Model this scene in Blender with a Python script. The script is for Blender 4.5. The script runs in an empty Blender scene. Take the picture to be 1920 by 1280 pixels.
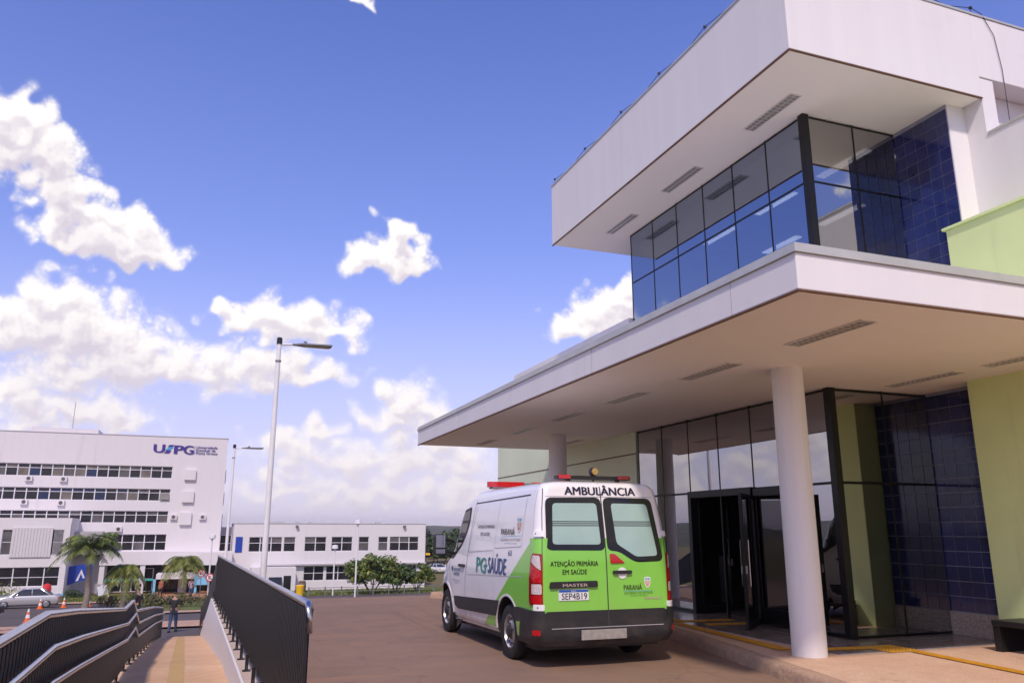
import bpy, bmesh, math, random
import numpy as np
from mathutils import Vector, Matrix
R = math.radians
sc = bpy.context.scene
col = sc.collection
random.seed(7)

# ------------------------------------------------------------------ camera, sky, sun, exposure
cam_d = bpy.data.cameras.new('camera'); cam = bpy.data.objects.new('camera', cam_d); col.objects.link(cam)
cam.location = (0, 0, 1.65)
cam.rotation_euler = (R(90 + 13.46), 0, R(-20.46))
cam_d.sensor_width = 36; cam_d.lens = 27.66
cam_d.clip_start = .05; cam_d.clip_end = 9000
cam_d.dof.use_dof = True; cam_d.dof.focus_distance = 11.5; cam_d.dof.aperture_fstop = 5.0
sc.camera = cam
sc.view_settings.view_transform = 'Standard'; sc.view_settings.look = 'None'
sc.view_settings.exposure = 0.2; sc.view_settings.gamma = 1
sc.cycles.use_denoising = True
sc.cycles.max_bounces = 8; sc.cycles.transparent_max_bounces = 12; sc.cycles.volume_bounces = 0
sc.cycles.sample_clamp_indirect = 8

SUN_EL, SUN_AZ = R(49), math.atan2(-.40, -.917)      # direction towards the sun, azimuth from +Y to +X
sdir = Vector((math.sin(SUN_AZ) * math.cos(SUN_EL), math.cos(SUN_AZ) * math.cos(SUN_EL), math.sin(SUN_EL)))
sun_d = bpy.data.lights.new('sun', 'SUN'); sun = bpy.data.objects.new('sun', sun_d); col.objects.link(sun)
sun_d.energy = 2.7; sun_d.angle = R(4.0); sun_d.color = (1, .86, .72)
sun.rotation_euler = sdir.to_track_quat('Z', 'Y').to_euler(); sun.location = (-20, -20, 40)

W = bpy.data.worlds.new('World'); sc.world = W; W.use_nodes = True
nt = W.node_tree; nt.nodes.clear()
def N(tree, t, **kw):
    n = tree.nodes.new(t)
    for k, v in kw.items(): setattr(n, k, v)
    return n
def val(tree, sock, v):
    if hasattr(v, 'bl_idname') or isinstance(v, bpy.types.NodeSocket): tree.links.new(v, sock)
    else: sock.default_value = v
def M(tree, op, a, b=0.0, c=None, clamp=False):
    n = N(tree, 'ShaderNodeMath', operation=op, use_clamp=clamp)
    val(tree, n.inputs[0], a); val(tree, n.inputs[1], b)
    if c is not None: val(tree, n.inputs[2], c)
    return n.outputs[0]
def VM(tree, op, a, b=None, out=0):
    n = N(tree, 'ShaderNodeVectorMath', operation=op)
    val(tree, n.inputs[0], a)
    if b is not None: val(tree, n.inputs[1], b)
    return n.outputs[out]
def MR(tree, v, a, b, c=0.0, d=1.0, kind='SMOOTHSTEP'):
    n = N(tree, 'ShaderNodeMapRange', interpolation_type=kind, clamp=True) if kind != 'LINEAR' else N(tree, 'ShaderNodeMapRange', clamp=True)
    val(tree, n.inputs[0], v)
    for i, q in enumerate((a, b, c, d)): n.inputs[1 + i].default_value = q
    return n.outputs[0]
def MIXC(tree, f, a, b, blend='MIX'):
    n = N(tree, 'ShaderNodeMix', data_type='RGBA', blend_type=blend)
    val(tree, n.inputs[0], f); val(tree, n.inputs[6], a); val(tree, n.inputs[7], b)
    return n.outputs[2]

# scattered cumulus, computed here as a map over azimuth and elevation and laid over the Nishita sky
# (azimuth deg from +Y towards +X, elevation deg, half-width deg, half-height deg)
CLOUDS = [(-14.2,24.4,2.2,1.9),(-12.7,22.9,2.4,1.9),(-14.3,22.2,1.7,1.6),(-11.3,20.6,1.8,1.3),(-9.7,19.9,2.5,1.5),(-7.7,18.5,3.5,1.9),(-10.1,18.1,2.4,1.2),(-6.2,17.7,2.6,1.0),
 (11.7,20.6,1.5,1.3),(10.7,19.0,2.8,1.5),(12.7,18.5,2.0,1.1),(9.5,19.3,1.2,1.1),
 (-10.2,14.0,2.7,1.7),(-11.7,12.0,3.2,2.1),(-8.1,11.9,4.3,2.6),(-5.4,10.4,3.9,2.1),(-1.4,10.3,4.4,1.8),(2.1,10.9,4.3,1.8),(5.8,10.8,3.0,1.1),(-9.1,9.7,4.8,1.7),
 (4.1,14.1,4.1,1.6),(7.1,13.7,2.7,1.4),(1.5,14.2,2.5,1.2),
 (-9.1,7.3,5.0,1.5),(-6.0,6.9,2.5,1.0),(-12.1,8.4,2.2,1.3),(-11.6,6.2,1.7,1.3),
 (12.7,8.9,2.5,1.8),(14.2,8.0,1.9,1.5),(11.9,7.6,2.3,1.5),
 (6.7,6.5,2.2,1.1),(4.7,5.2,2.9,1.5),(8.3,4.5,5.1,1.9),(12.8,4.6,4.5,2.3),(16.6,4.6,3.1,1.9),(4.1,2.4,4.2,1.1),(10.6,2.3,9.2,1.5),(16.3,2.3,4.5,1.7),
 (27.3,14.9,2.8,1.9),(25.3,14.5,2.0,1.2),(28.9,16.0,2.0,1.5),(7.1,36.2,1.5,.25),
 (-32,9,6,2.5),(-41,7,7,2.5),(-51,10,6,2.6),(-59,6,7,2.2),(-27,5,5,2),(-46,4,9,1.6)]
def cloud_map(w=4608, h=1152):
    rng = np.random.default_rng(11); k = w / 360.0
    fy = np.fft.fftfreq(h)[:, None] * k; fx = np.fft.rfftfreq(w)[None, :] * k          # cycles per degree
    fr = np.sqrt(fx * fx + fy * fy) + 1e-9
    white = np.fft.rfft2(rng.standard_normal((h, w)).astype(np.float32))
    def band(f0):
        x = np.log2(fr / f0); b = np.fft.irfft2(white * np.exp(-(x / .55) ** 2), s=(h, w)).astype(np.float32)
        return b / b.std()
    bands = [band(f) for f in (.09, .18, .36, .72, 1.44, 2.9, 5.5)]
    az = (np.arange(w, dtype=np.float32) + .5) / k - 180; el = (np.arange(h, dtype=np.float32) + .5) / k
    AZ = az[None, :] + .50 * bands[2] + .13 * bands[3]; EL = el[:, None] + .30 * np.roll(bands[2], 701, 1) + .09 * np.roll(bands[3], 701, 1)
    field = np.full((h, w), -3, np.float32)
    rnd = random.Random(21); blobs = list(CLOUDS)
    for _ in range(300):                                                               # rest of the sky, with extra unseen clouds added to lift ambient light
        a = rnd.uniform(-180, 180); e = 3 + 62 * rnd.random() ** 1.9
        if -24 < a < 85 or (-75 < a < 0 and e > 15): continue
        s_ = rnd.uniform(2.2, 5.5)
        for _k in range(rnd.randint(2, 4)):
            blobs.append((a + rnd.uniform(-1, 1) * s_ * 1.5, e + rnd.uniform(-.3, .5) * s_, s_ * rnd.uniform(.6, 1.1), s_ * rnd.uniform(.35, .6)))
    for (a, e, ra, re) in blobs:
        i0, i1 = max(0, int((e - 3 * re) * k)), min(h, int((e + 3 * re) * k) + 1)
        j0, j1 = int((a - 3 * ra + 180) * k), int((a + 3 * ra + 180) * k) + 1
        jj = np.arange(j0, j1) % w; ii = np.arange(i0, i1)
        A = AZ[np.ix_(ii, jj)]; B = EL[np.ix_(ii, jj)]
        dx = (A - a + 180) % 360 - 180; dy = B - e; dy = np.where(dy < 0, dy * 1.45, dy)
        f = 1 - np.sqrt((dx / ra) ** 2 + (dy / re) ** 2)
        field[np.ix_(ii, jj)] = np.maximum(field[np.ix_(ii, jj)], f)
    bil = sum(am * (np.abs(b) - .8) for am, b in zip((.085, .06, .045, .036, .026), bands[2:])) + .03 * bands[4] + .03 * bands[5] + .02 * bands[6]
    fbm = .05 * bands[1] + .08 * bands[2]
    near = np.clip((field + .5) / .5, 0, 1)
    d = np.maximum(field, -1.2) * 1.05 + .20 + (bil + fbm) * near
    soft = np.clip(1.6 - el / 16, .55, 1.4)[:, None]                                   # the far ones are softer in the thick air
    alpha = np.clip((d + .20) / (1.0 * soft), 0, 1); alpha = alpha * alpha * (3 - 2 * alpha)
    ker = np.exp(-(fr * .30) ** 2); db = np.fft.irfft2(np.fft.rfft2(np.clip(d, -.3, 1.2)) * ker, s=(h, w)).astype(np.float32)
    ker2 = np.exp(-(fr * .10) ** 2); dm = np.fft.irfft2(np.fft.rfft2(np.clip(d, -.3, 1.2)) * ker2, s=(h, w)).astype(np.float32)
    thick = np.clip(db + .1, 0, 1.0); tau = np.zeros_like(d)
    for s_ in (4, 9, 16, 25, 36):                                                     # light from above and the left
        tau += np.roll(np.roll(thick, -s_, 0), int(s_ * .4), 1) * .8
    relief = np.clip((dm - np.roll(np.roll(dm, -7, 0), 4, 1)) * 1.1, -.3, .3)
    lit = np.clip(1.12 * np.exp(-tau * .30) + .10 + relief * .8 + .10 * (1 - alpha), 0, 1)
    out = np.ones((h, w, 4), np.float32)
    sh = np.array((.55, .49, .60)); br = np.array((.95, .90, .89))
    out[..., :3] = sh + (br - sh) * lit[..., None]; out[..., 3] = alpha
    return out
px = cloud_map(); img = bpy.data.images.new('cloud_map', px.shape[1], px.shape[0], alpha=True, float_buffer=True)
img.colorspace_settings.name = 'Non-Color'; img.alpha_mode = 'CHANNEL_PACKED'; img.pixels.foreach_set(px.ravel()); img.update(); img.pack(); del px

tc = N(nt, 'ShaderNodeTexCoord')
dv = tc.outputs['Generated']
sky = N(nt, 'ShaderNodeTexSky', sky_type='NISHITA')
sky.sun_disc = False; sky.sun_elevation = SUN_EL; sky.sun_rotation = SUN_AZ
sky.altitude = 900; sky.air_density = 1.0; sky.dust_density = .3; sky.ozone_density = 2.0
hs = N(nt, 'ShaderNodeHueSaturation'); nt.links.new(sky.outputs[0], hs.inputs['Color']); hs.inputs['Saturation'].default_value = 1.12
skyc = MIXC(nt, 1.0, hs.outputs[0], (.155, .130, .200, 1), 'MULTIPLY')
sxyz = N(nt, 'ShaderNodeSeparateXYZ'); nt.links.new(VM(nt, 'NORMALIZE', dv), sxyz.inputs[0])
u_ = M(nt, 'ADD', M(nt, 'DIVIDE', M(nt, 'ARCTAN2', sxyz.outputs[0], sxyz.outputs[1]), 2 * math.pi), .5)
v_ = M(nt, 'MAXIMUM', M(nt, 'MULTIPLY', M(nt, 'ARCSINE', sxyz.outputs[2]), 2 / math.pi), .001)
cuv = N(nt, 'ShaderNodeCombineXYZ'); nt.links.new(u_, cuv.inputs[0]); nt.links.new(M(nt, 'MINIMUM', v_, .995), cuv.inputs[1])
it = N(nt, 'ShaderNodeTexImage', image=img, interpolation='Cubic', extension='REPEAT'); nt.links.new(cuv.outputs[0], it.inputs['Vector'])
low_ = MR(nt, sxyz.outputs[2], .0, .24, 1, 0)
cloud = MIXC(nt, M(nt, 'MULTIPLY', low_, .45), it.outputs['Color'], (.80, .72, .77, 1))
skyl = MIXC(nt, MR(nt, sxyz.outputs[2], .0, .75, .42, 0), skyc, (.37, .40, .60, 1))
skyl = MIXC(nt, MR(nt, sxyz.outputs[2], -.06, .36, .9, 0), skyl, (.68, .62, .72, 1))
skyl = MIXC(nt, MR(nt, sxyz.outputs[2], -.05, 0, 1, 0), skyl, (.25, .2, .18, 1))
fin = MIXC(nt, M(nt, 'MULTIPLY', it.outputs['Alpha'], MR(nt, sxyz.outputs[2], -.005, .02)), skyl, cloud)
bg = N(nt, 'ShaderNodeBackground'); nt.links.new(fin, bg.inputs[0]); bg.inputs[1].default_value = 1.0
wo = N(nt, 'ShaderNodeOutputWorld'); nt.links.new(bg.outputs[0], wo.inputs[0])

# ------------------------------------------------------------------ materials
MATS = {}
def mat(name, c, rough=.6, metal=0.0, var=.06, scale=3.0, bump=0.0, bscale=60.0, spec=.5, coat=0.0, c2=None, streak=False, emit=0.0):
    m = bpy.data.materials.new(name); m.use_nodes = True; t = m.node_tree
    b = t.nodes['Principled BSDF']; b.inputs['Roughness'].default_value = rough; b.inputs['Metallic'].default_value = metal
    b.inputs['Specular IOR Level'].default_value = spec
    if coat: b.inputs['Coat Weight'].default_value = coat; b.inputs['Coat Roughness'].default_value = .04
    if emit: b.inputs['Emission Color'].default_value = (*c, 1); b.inputs['Emission Strength'].default_value = emit
    geo = N(t, 'ShaderNodeNewGeometry')
    pos = geo.outputs['Position']
    if var:
        n = N(t, 'ShaderNodeTexNoise'); n.inputs['Scale'].default_value = scale; n.inputs['Detail'].default_value = 6; n.inputs['Roughness'].default_value = .6
        t.links.new(VM(t, 'MULTIPLY', pos, (6, 6, .35)) if streak else pos, n.inputs['Vector'])
        f = MR(t, n.outputs['Fac'], .3, .7, 0, 1, 'LINEAR')
        lo = c2 if c2 else tuple(max(0, q * (1 - 2 * var)) for q in c); hi = c if c2 else tuple(min(1, q * (1 + var)) for q in c)
        t.links.new(MIXC(t, f, (*lo, 1), (*hi, 1)), b.inputs['Base Color'])
    else: b.inputs['Base Color'].default_value = (*c, 1)
    if bump:
        n2 = N(t, 'ShaderNodeTexNoise'); n2.inputs['Scale'].default_value = bscale; n2.inputs['Detail'].default_value = 4
        t.links.new(pos, n2.inputs['Vector'])
        bp = N(t, 'ShaderNodeBump'); bp.inputs['Strength'].default_value = bump; bp.inputs['Distance'].default_value = .02
        t.links.new(n2.outputs['Fac'], bp.inputs['Height']); t.links.new(bp.outputs[0], b.inputs['Normal'])
    MATS[name] = m; return m
def glassmat(name, tint, refl, col_r=(.85, .9, 1), wob=.0):
    m = bpy.data.materials.new(name); m.use_nodes = True; t = m.node_tree; t.nodes.clear()
    o = N(t, 'ShaderNodeOutputMaterial'); mx = N(t, 'ShaderNodeMixShader')
    g = N(t, 'ShaderNodeBsdfGlossy'); g.inputs['Color'].default_value = (*col_r, 1); g.inputs['Roughness'].default_value = .004
    tr = N(t, 'ShaderNodeBsdfTransparent'); tr.inputs['Color'].default_value = (*tint, 1)
    lw = N(t, 'ShaderNodeLayerWeight'); lw.inputs['Blend'].default_value = .35
    f = M(t, 'ADD', M(t, 'MULTIPLY', lw.outputs['Fresnel'], 1 - refl), refl, clamp=True)
    if wob:
        geo = N(t, 'ShaderNodeNewGeometry'); n = N(t, 'ShaderNodeTexNoise'); n.inputs['Scale'].default_value = 1.3
        t.links.new(geo.outputs['Position'], n.inputs['Vector'])
        bp = N(t, 'ShaderNodeBump'); bp.inputs['Strength'].default_value = wob; bp.inputs['Distance'].default_value = .02
        t.links.new(n.outputs['Fac'], bp.inputs['Height']); t.links.new(bp.outputs[0], g.inputs['Normal'])
    gb_ = N(t, 'ShaderNodeNewGeometry'); f = M(t, 'MULTIPLY', f, M(t, 'SUBTRACT', 1.0, gb_.outputs['Backfacing']))       # the far face of a pane only lets light out
    t.links.new(MIXC(t, gb_.outputs['Backfacing'], (*tint, 1), (1, 1, 1, 1)), tr.inputs['Color'])
    t.links.new(f, mx.inputs[0]); t.links.new(tr.outputs[0], mx.inputs[1]); t.links.new(g.outputs[0], mx.inputs[2]); t.links.new(mx.outputs[0], o.inputs[0])
    MATS[name] = m; return m

mat('white_wall', (.77, .745, .775), .75, var=.022, scale=.35, bump=.04, bscale=90, streak=True)
mat('soffit_warm_bounce', (.87, .80, .735), .8, var=.02, scale=.7)  # off-white paint, with warm light bounced from the ground put into its colour
mat('white_col', (.80, .77, .78), .55, var=.03, scale=1.5, streak=True)
mat('coping', (.55, .55, .54), .45, metal=.3, var=.06)
mat('green_wall', (.72, .85, .40), .75, var=.035, scale=1.0, bump=.04, bscale=80)
mat('green_far', (.74, .82, .60), .75, var=.03, scale=.8)
mat('stone_base', (.46, .38, .32), .6, var=.25, scale=30)
mat('black_metal', (.010, .009, .011), .4, metal=.3, var=.1)
mat('black_paint', (.014, .013, .015), .4, var=.12)
mat('fence_black', (.010, .009, .012), .55, var=.15, scale=8)
mat('steel', (.50, .48, .51), .25, metal=1.0, var=.05)
mat('tile_blue', (.010, .016, .11), .10, var=.25, scale=1.4, spec=.6, coat=.4)
mat('grout', (.34, .34, .44), .8, var=.1)
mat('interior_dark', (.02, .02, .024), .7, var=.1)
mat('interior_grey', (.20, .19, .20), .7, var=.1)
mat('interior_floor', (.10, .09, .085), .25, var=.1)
mat('lamp_lit', (1, .97, .92), .5, var=0, emit=2.2)
mat('louvre', (.78, .75, .72), .3, metal=.3, var=.05)
mat('louvre_back', (.26, .23, .21), .5, var=0)
mat('yellow_tactile', (.72, .36, .025), .7, var=.12, scale=8)
mat('granite', (.26, .21, .185), .22, var=.16, scale=9)
glassmat('glass_upper', (.12, .14, .18), .40, (.68, .80, 1.0), .03)
glassmat('glass_lower', (.07, .07, .075), .40, (.92, .90, .93), .03)
glassmat('glass_side', (.07, .07, .08), .42, (.88, .88, .88), .03)
mat('pane_dark', (.022, .022, .027), .12, var=.3, scale=.6, spec=.5)
mat('pane_grey', (.13, .12, .125), .3, var=.2, scale=.8)
mat('pane_navy', (.02, .032, .09), .12, var=.2, scale=.6)
mat('pane_tan', (.19, .165, .145), .35, var=.2, scale=.8)
mat('win_frame', (.72, .70, .76), .5, var=.03)
mat('far_white', (.70, .665, .695), .8, var=.012, scale=.4, streak=True)
mat('louvre_pale', (.62, .59, .62), .7, var=.03); mat('far_grey', (.45, .43, .46), .8, var=.04)
mat('logo_purple', (.055, .028, .26), .4, var=0)
mat('logo_cyan', (.03, .36, .68), .4, var=0)
mat('sign_blue', (.012, .05, .36), .5, var=.04)
mat('light_blue', (.22, .50, .74), .6, var=.04)
mat('teal', (.05, .45, .42), .6, var=.05)
mat('pole_white', (.78, .77, .80), .4, var=.03)
mat('grey_metal', (.22, .23, .25), .4, metal=.5, var=.06)
mat('red_paint', (.62, .02, .025), .5, var=.05)
mat('orange', (.80, .15, .03), .55, var=.06)
mat('yellow', (.85, .50, .02), .5, var=.05)
mat('brown', (.16, .08, .045), .7, var=.15, scale=12)
mat('bark', (.17, .125, .10), .9, var=.25, scale=9, bump=.4, bscale=20)
mat('palm_bark', (.26, .21, .18), .9, var=.2, scale=9, bump=.4, bscale=14)
mat('leaf', (.075, .135, .022), .5, var=.4, scale=2.2)
mat('leaf_yellow', (.26, .27, .035), .5, var=.35, scale=2.2)
mat('leaf_palm', (.16, .19, .032), .5, var=.4, scale=1.2)
mat('leaf_dark', (.035, .062, .022), .6, var=.4, scale=.6)
mat('hedge', (.10, .085, .045), .7, var=.35, scale=3)
mat('tyre', (.018, .017, .017), .75, var=.2, scale=20)
mat('skin', (.36, .20, .14), .55, var=.05); mat('hair', (.02, .014, .012), .6, var=.1)
mat('cloth_black', (.02, .02, .024), .85, var=.1); mat('cloth_jeans', (.045, .075, .16), .85, var=.15)
mat('cloth_red', (.55, .03, .04), .8, var=.1); mat('cloth_lilac', (.42, .32, .45), .8, var=.1)

def ground_mat(name, c1, c2, c3, sc1=.35, sc2=5, rough=.85, grain=180, bump=.25, aniso=(1, 1, 1)):
    m = bpy.data.materials.new(name); m.use_nodes = True; t = m.node_tree; b = t.nodes['Principled BSDF']
    geo = N(t, 'ShaderNodeNewGeometry'); p = geo.outputs['Position']
    def nz(s, det=6, r=.6, an=None):
        n = N(t, 'ShaderNodeTexNoise'); n.inputs['Scale'].default_value = s; n.inputs['Detail'].default_value = det; n.inputs['Roughness'].default_value = r
        t.links.new(VM(t, 'MULTIPLY', p, an) if an else p, n.inputs['Vector']); return n.outputs['Fac']
    f1 = MR(t, nz(sc1, 8, .65, aniso), .38, .66); f2 = MR(t, nz(sc2, 8, .7), .35, .72); f3 = nz(grain, 2, .5)
    c = MIXC(t, f1, (*c1, 1), (*c2, 1)); c = MIXC(t, M(t, 'MULTIPLY', f2, .6), c, (*c3, 1))
    g = MR(t, f3, .25, .75, .72, 1.25, 'LINEAR')
    gc = N(t, 'ShaderNodeCombineXYZ'); [t.links.new(g, gc.inputs[i]) for i in range(3)]
    c = MIXC(t, 1.0, c, gc.outputs[0], 'MULTIPLY')
    t.links.new(c, b.inputs['Base Color']); b.inputs['Roughness'].default_value = rough; b.inputs['Specular IOR Level'].default_value = .3
    bp = N(t, 'ShaderNodeBump'); bp.inputs['Strength'].default_value = bump; bp.inputs['Distance'].default_value = .01
    t.links.new(M(t, 'ADD', f3, f2), bp.inputs['Height']); t.links.new(bp.outputs[0], b.inputs['Normal'])
    MATS[name] = m
ground_mat('asphalt', (.262, .168, .118), (.212, .14, .104), (.31, .19, .128), .38, 1.8, .8, 110, .45, (.45, 1.2, 1))
def road_marks(m):
    t = m.node_tree; b = t.nodes['Principled BSDF']; src = b.inputs['Base Color'].links[0].from_socket
    geo = N(t, 'ShaderNodeNewGeometry'); p = geo.outputs['Position']
    vo = N(t, 'ShaderNodeTexVoronoi', feature='DISTANCE_TO_EDGE'); vo.inputs['Scale'].default_value = .33
    wn = N(t, 'ShaderNodeTexNoise'); wn.inputs['Scale'].default_value = 1.6; wn.inputs['Detail'].default_value = 5; t.links.new(p, wn.inputs['Vector'])
    t.links.new(VM(t, 'ADD', p, wn.outputs['Color']), vo.inputs['Vector'])
    crack = MR(t, vo.outputs['Distance'], .002, .010, .18, 0)
    st = N(t, 'ShaderNodeTexNoise'); st.inputs['Scale'].default_value = 1.0; st.inputs['Detail'].default_value = 7; t.links.new(VM(t, 'MULTIPLY', p, (.25, 1.6, 1)), st.inputs['Vector'])
    dirt = MR(t, st.outputs['Fac'], .58, .76, 0, .5)
    c = MIXC(t, dirt, src, (.40, .20, .115, 1))
    sp = N(t, 'ShaderNodeTexVoronoi'); sp.inputs['Scale'].default_value = 7.0; t.links.new(p, sp.inputs['Vector'])
    c = MIXC(t, MR(t, sp.outputs['Distance'], .03, .06, .8, 0), c, (.50, .36, .27, 1))
    c = MIXC(t, crack, c, (.07, .045, .04, 1)); t.links.new(c, b.inputs['Base Color'])
road_marks(MATS['asphalt'])
ground_mat('street_asphalt', (.105, .09, .09), (.09, .075, .075), (.14, .10, .085), .2, 2.0)
ground_mat('concrete', (.64, .42, .30), (.70, .49, .36), (.56, .34, .23), .5, 4.0, .8, 90, .2, (1, .4, 1))
ground_mat('ramp_concrete', (.66, .42, .25), (.72, .48, .31), (.58, .35, .20), .6, 4.0, .8, 90, .2)
ground_mat('kerb', (.46, .30, .22), (.34, .23, .175), (.56, .37, .26), 1.2, 7.0, .85, 60, .6)
ground_mat('earth_grass', (.11, .12, .03), (.17, .13, .05), (.24, .13, .06), .25, 2.5, .95, 40, .6)
ground_mat('lawn', (.10, .135, .03), (.14, .15, .04), (.08, .12, .025), .5, 3.0, .95, 40, .6)
ground_mat('pavement', (.50, .30, .20), (.44, .27, .19), (.56, .36, .25), .4, 3.0)
ground_mat('red_path', (.42, .19, .09), (.36, .17, .09), (.48, .24, .13), .4, 3.0)
ground_mat('hill_wood', (.05, .065, .035), (.13, .11, .06), (.035, .05, .03), .012, .05, .95, 1.0, .5)

def overlay(name, color, build):
    """lay dirt or wear of another colour over a material; build(tree, position) gives how much"""
    t = MATS[name].node_tree; b = t.nodes['Principled BSDF']; i = b.inputs['Base Color']
    src = i.links[0].from_socket if i.links else tuple(i.default_value)
    p = N(t, 'ShaderNodeNewGeometry').outputs['Position']
    t.links.new(MIXC(t, build(t, p), src, (*color, 1)), i)
def nfac(t, p, vec, sc_, a, b, top, det=6):
    n = N(t, 'ShaderNodeTexNoise'); n.inputs['Scale'].default_value = sc_; n.inputs['Detail'].default_value = det; n.inputs['Roughness'].default_value = .62
    t.links.new(VM(t, 'MULTIPLY', p, vec), n.inputs['Vector']); return MR(t, n.outputs['Fac'], a, b, 0, top)
def zmask(t, p, a, b):
    q = N(t, 'ShaderNodeSeparateXYZ'); t.links.new(p, q.inputs[0]); return MR(t, q.outputs[2], a, b)
overlay('white_wall', (.42, .37, .35), lambda t, p: nfac(t, p, (2.6, 2.6, .12), 1.6, .60, .78, .22))
overlay('white_wall', (.50, .45, .43), lambda t, p: nfac(t, p, (1, 1, 1), .9, .58, .75, .14))
overlay('white_col', (.42, .27, .18), lambda t, p: M(t, 'MULTIPLY', nfac(t, p, (1, 1, .6), 5, .60, .72, .45), zmask(t, p, 1.5, .5)))
overlay('green_wall', (.45, .46, .24), lambda t, p: nfac(t, p, (2.2, 2.2, .3), 1.1, .55, .75, .22))
overlay('far_white', (.45, .40, .40), lambda t, p: nfac(t, p, (1.2, 1.2, .08), .9, .56, .78, .30))
overlay('concrete', (.30, .19, .14), lambda t, p: nfac(t, p, (1, 1, 1), 2.3, .60, .74, .45))
overlay('asphalt', (.10, .07, .06), lambda t, p: nfac(t, p, (2.4, .10, 1), 1.0, .56, .70, .30))
overlay('asphalt', (.09, .07, .065), lambda t, p: nfac(t, p, (1, 1, 1), 1.5, .66, .74, .45, 3))
overlay('tile_blue', (.03, .05, .20), lambda t, p: M(t, 'MULTIPLY', N(t, 'ShaderNodeObjectInfo').outputs['Random'], .35))

# ------------------------------------------------------------------ mesh helpers
class MB:
    def __init__(s): s.v = []; s.f = []; s.m = []
    def add(s, vs, fs, mi=0):
        o = len(s.v); s.v += [tuple(q) for q in vs]; s.f += [tuple(i + o for i in f) for f in fs]; s.m += [mi] * len(fs); return s
    def box(s, x0, x1, y0, y1, z0, z1, mi=0):
        vs = [(x, y, z) for z in (z0, z1) for y in (y0, y1) for x in (x0, x1)]
        return s.add(vs, [(0, 2, 3, 1), (4, 5, 7, 6), (0, 1, 5, 4), (2, 6, 7, 3), (0, 4, 6, 2), (1, 3, 7, 5)], mi)
    def obox(s, c, ax, ay, az, mi=0):
        c, ax, ay, az = map(Vector, (c, ax, ay, az))
        vs = [c + ax * i + ay * j + az * k for k in (-1, 1) for j in (-1, 1) for i in (-1, 1)]
        return s.add(vs, [(0, 2, 3, 1), (4, 5, 7, 6), (0, 1, 5, 4), (2, 6, 7, 3), (0, 4, 6, 2), (1, 3, 7, 5)], mi)
    def tube(s, path, r, n=8, mi=0, cap=True):
        path = [Vector(p) for p in path]; rs = r if isinstance(r, (list, tuple)) else [r] * len(path)
        vs = []; fs = []
        for i, p in enumerate(path):
            t = (path[min(i + 1, len(path) - 1)] - path[max(i - 1, 0)]).normalized()
            a = t.cross(Vector((0, 0, 1)) if abs(t.z) < .95 else Vector((1, 0, 0))).normalized(); b = t.cross(a).normalized()
            for k in range(n):
                w = 2 * math.pi * k / n; vs.append(p + (a * math.cos(w) + b * math.sin(w)) * rs[i])
        for i in range(len(path) - 1):
            for k in range(n): fs.append((i * n + k, i * n + (k + 1) % n, (i + 1) * n + (k + 1) % n, (i + 1) * n + k))
        if cap: fs += [tuple(range(n)), tuple(range((len(path) - 1) * n, len(path) * n))]
        return s.add(vs, fs, mi)
    def lathe(s, prof, c=(0, 0, 0), axis='z', n=24, mi=0, cap=True):
        vs = []; fs = []; c = Vector(c)
        for (r, h) in prof:
            for k in range(n):
                w = 2 * math.pi * k / n; a, b = r * math.cos(w), r * math.sin(w)
                vs.append(c + Vector({'z': (a, b, h), 'x': (h, a, b), 'y': (a, h, b)}[axis]))
        for i in range(len(prof) - 1):
            for k in range(n): fs.append((i * n + k, i * n + (k + 1) % n, (i + 1) * n + (k + 1) % n, (i + 1) * n + k))
        if cap and prof[0][0] > 1e-6: fs.append(tuple(range(n)))
        if cap and prof[-1][0] > 1e-6: fs.append(tuple(range((len(prof) - 1) * n, len(prof) * n)))
        return s.add(vs, fs, mi)
    def prism(s, pts, z0, z1, mi=0, f=lambda a, b, c: (a, b, c)):
        n = len(pts)
        return s.add([f(a, b, z0) for a, b in pts] + [f(a, b, z1) for a, b in pts], [tuple(range(n)), tuple(range(n, 2 * n))] + [(i, (i + 1) % n, n + (i + 1) % n, n + i) for i in range(n)], mi)
    def grid(s, P, mi=0):
        nr, nc = len(P), len(P[0])
        return s.add([p for r in P for p in r], [(i * nc + j, i * nc + j + 1, (i + 1) * nc + j + 1, (i + 1) * nc + j) for i in range(nr - 1) for j in range(nc - 1)], mi)
    def mesh(s, name, mats, smooth=False):
        me = bpy.data.meshes.new(name); me.from_pydata(s.v, [], s.f)
        for q in (mats if isinstance(mats, (list, tuple)) else [mats]): me.materials.append(MATS[q])
        me.polygons.foreach_set('material_index', s.m)
        bm = bmesh.new(); bm.from_mesh(me); bmesh.ops.recalc_face_normals(bm, faces=bm.faces); bm.to_mesh(me); bm.free()
        if smooth:
            me.polygons.foreach_set('use_smooth', [True] * len(me.polygons))
            if smooth is not True: me.set_sharp_from_angle(angle=R(smooth))
        me.update(); return me
    def build(s, name, mats, parent=None, smooth=False, bevel=0, loc=(0, 0, 0), **props):
        o = link(name, s.mesh(name, mats, smooth), parent, loc)
        if bevel:
            b = o.modifiers.new('bevel', 'BEVEL'); b.width = bevel; b.segments = 2; b.limit_method = 'ANGLE'; b.angle_limit = R(40)
        for k, v in props.items(): o[k] = v
        return o
def link(name, data, parent=None, loc=(0, 0, 0)):
    o = bpy.data.objects.new(name, data); col.objects.link(o); o.location = loc; o.parent = parent; return o
def tag(o, label, cat, group=None):
    o['label'] = label; o['category'] = cat
    if group: o['group'] = group
    return o
def thing(name, label, cat, loc=(0, 0, 0), rz=0, group=None):
    o = link(name, None, None, loc); o.rotation_euler = (0, 0, rz); o.empty_display_size = .2; return tag(o, label, cat, group)
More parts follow.
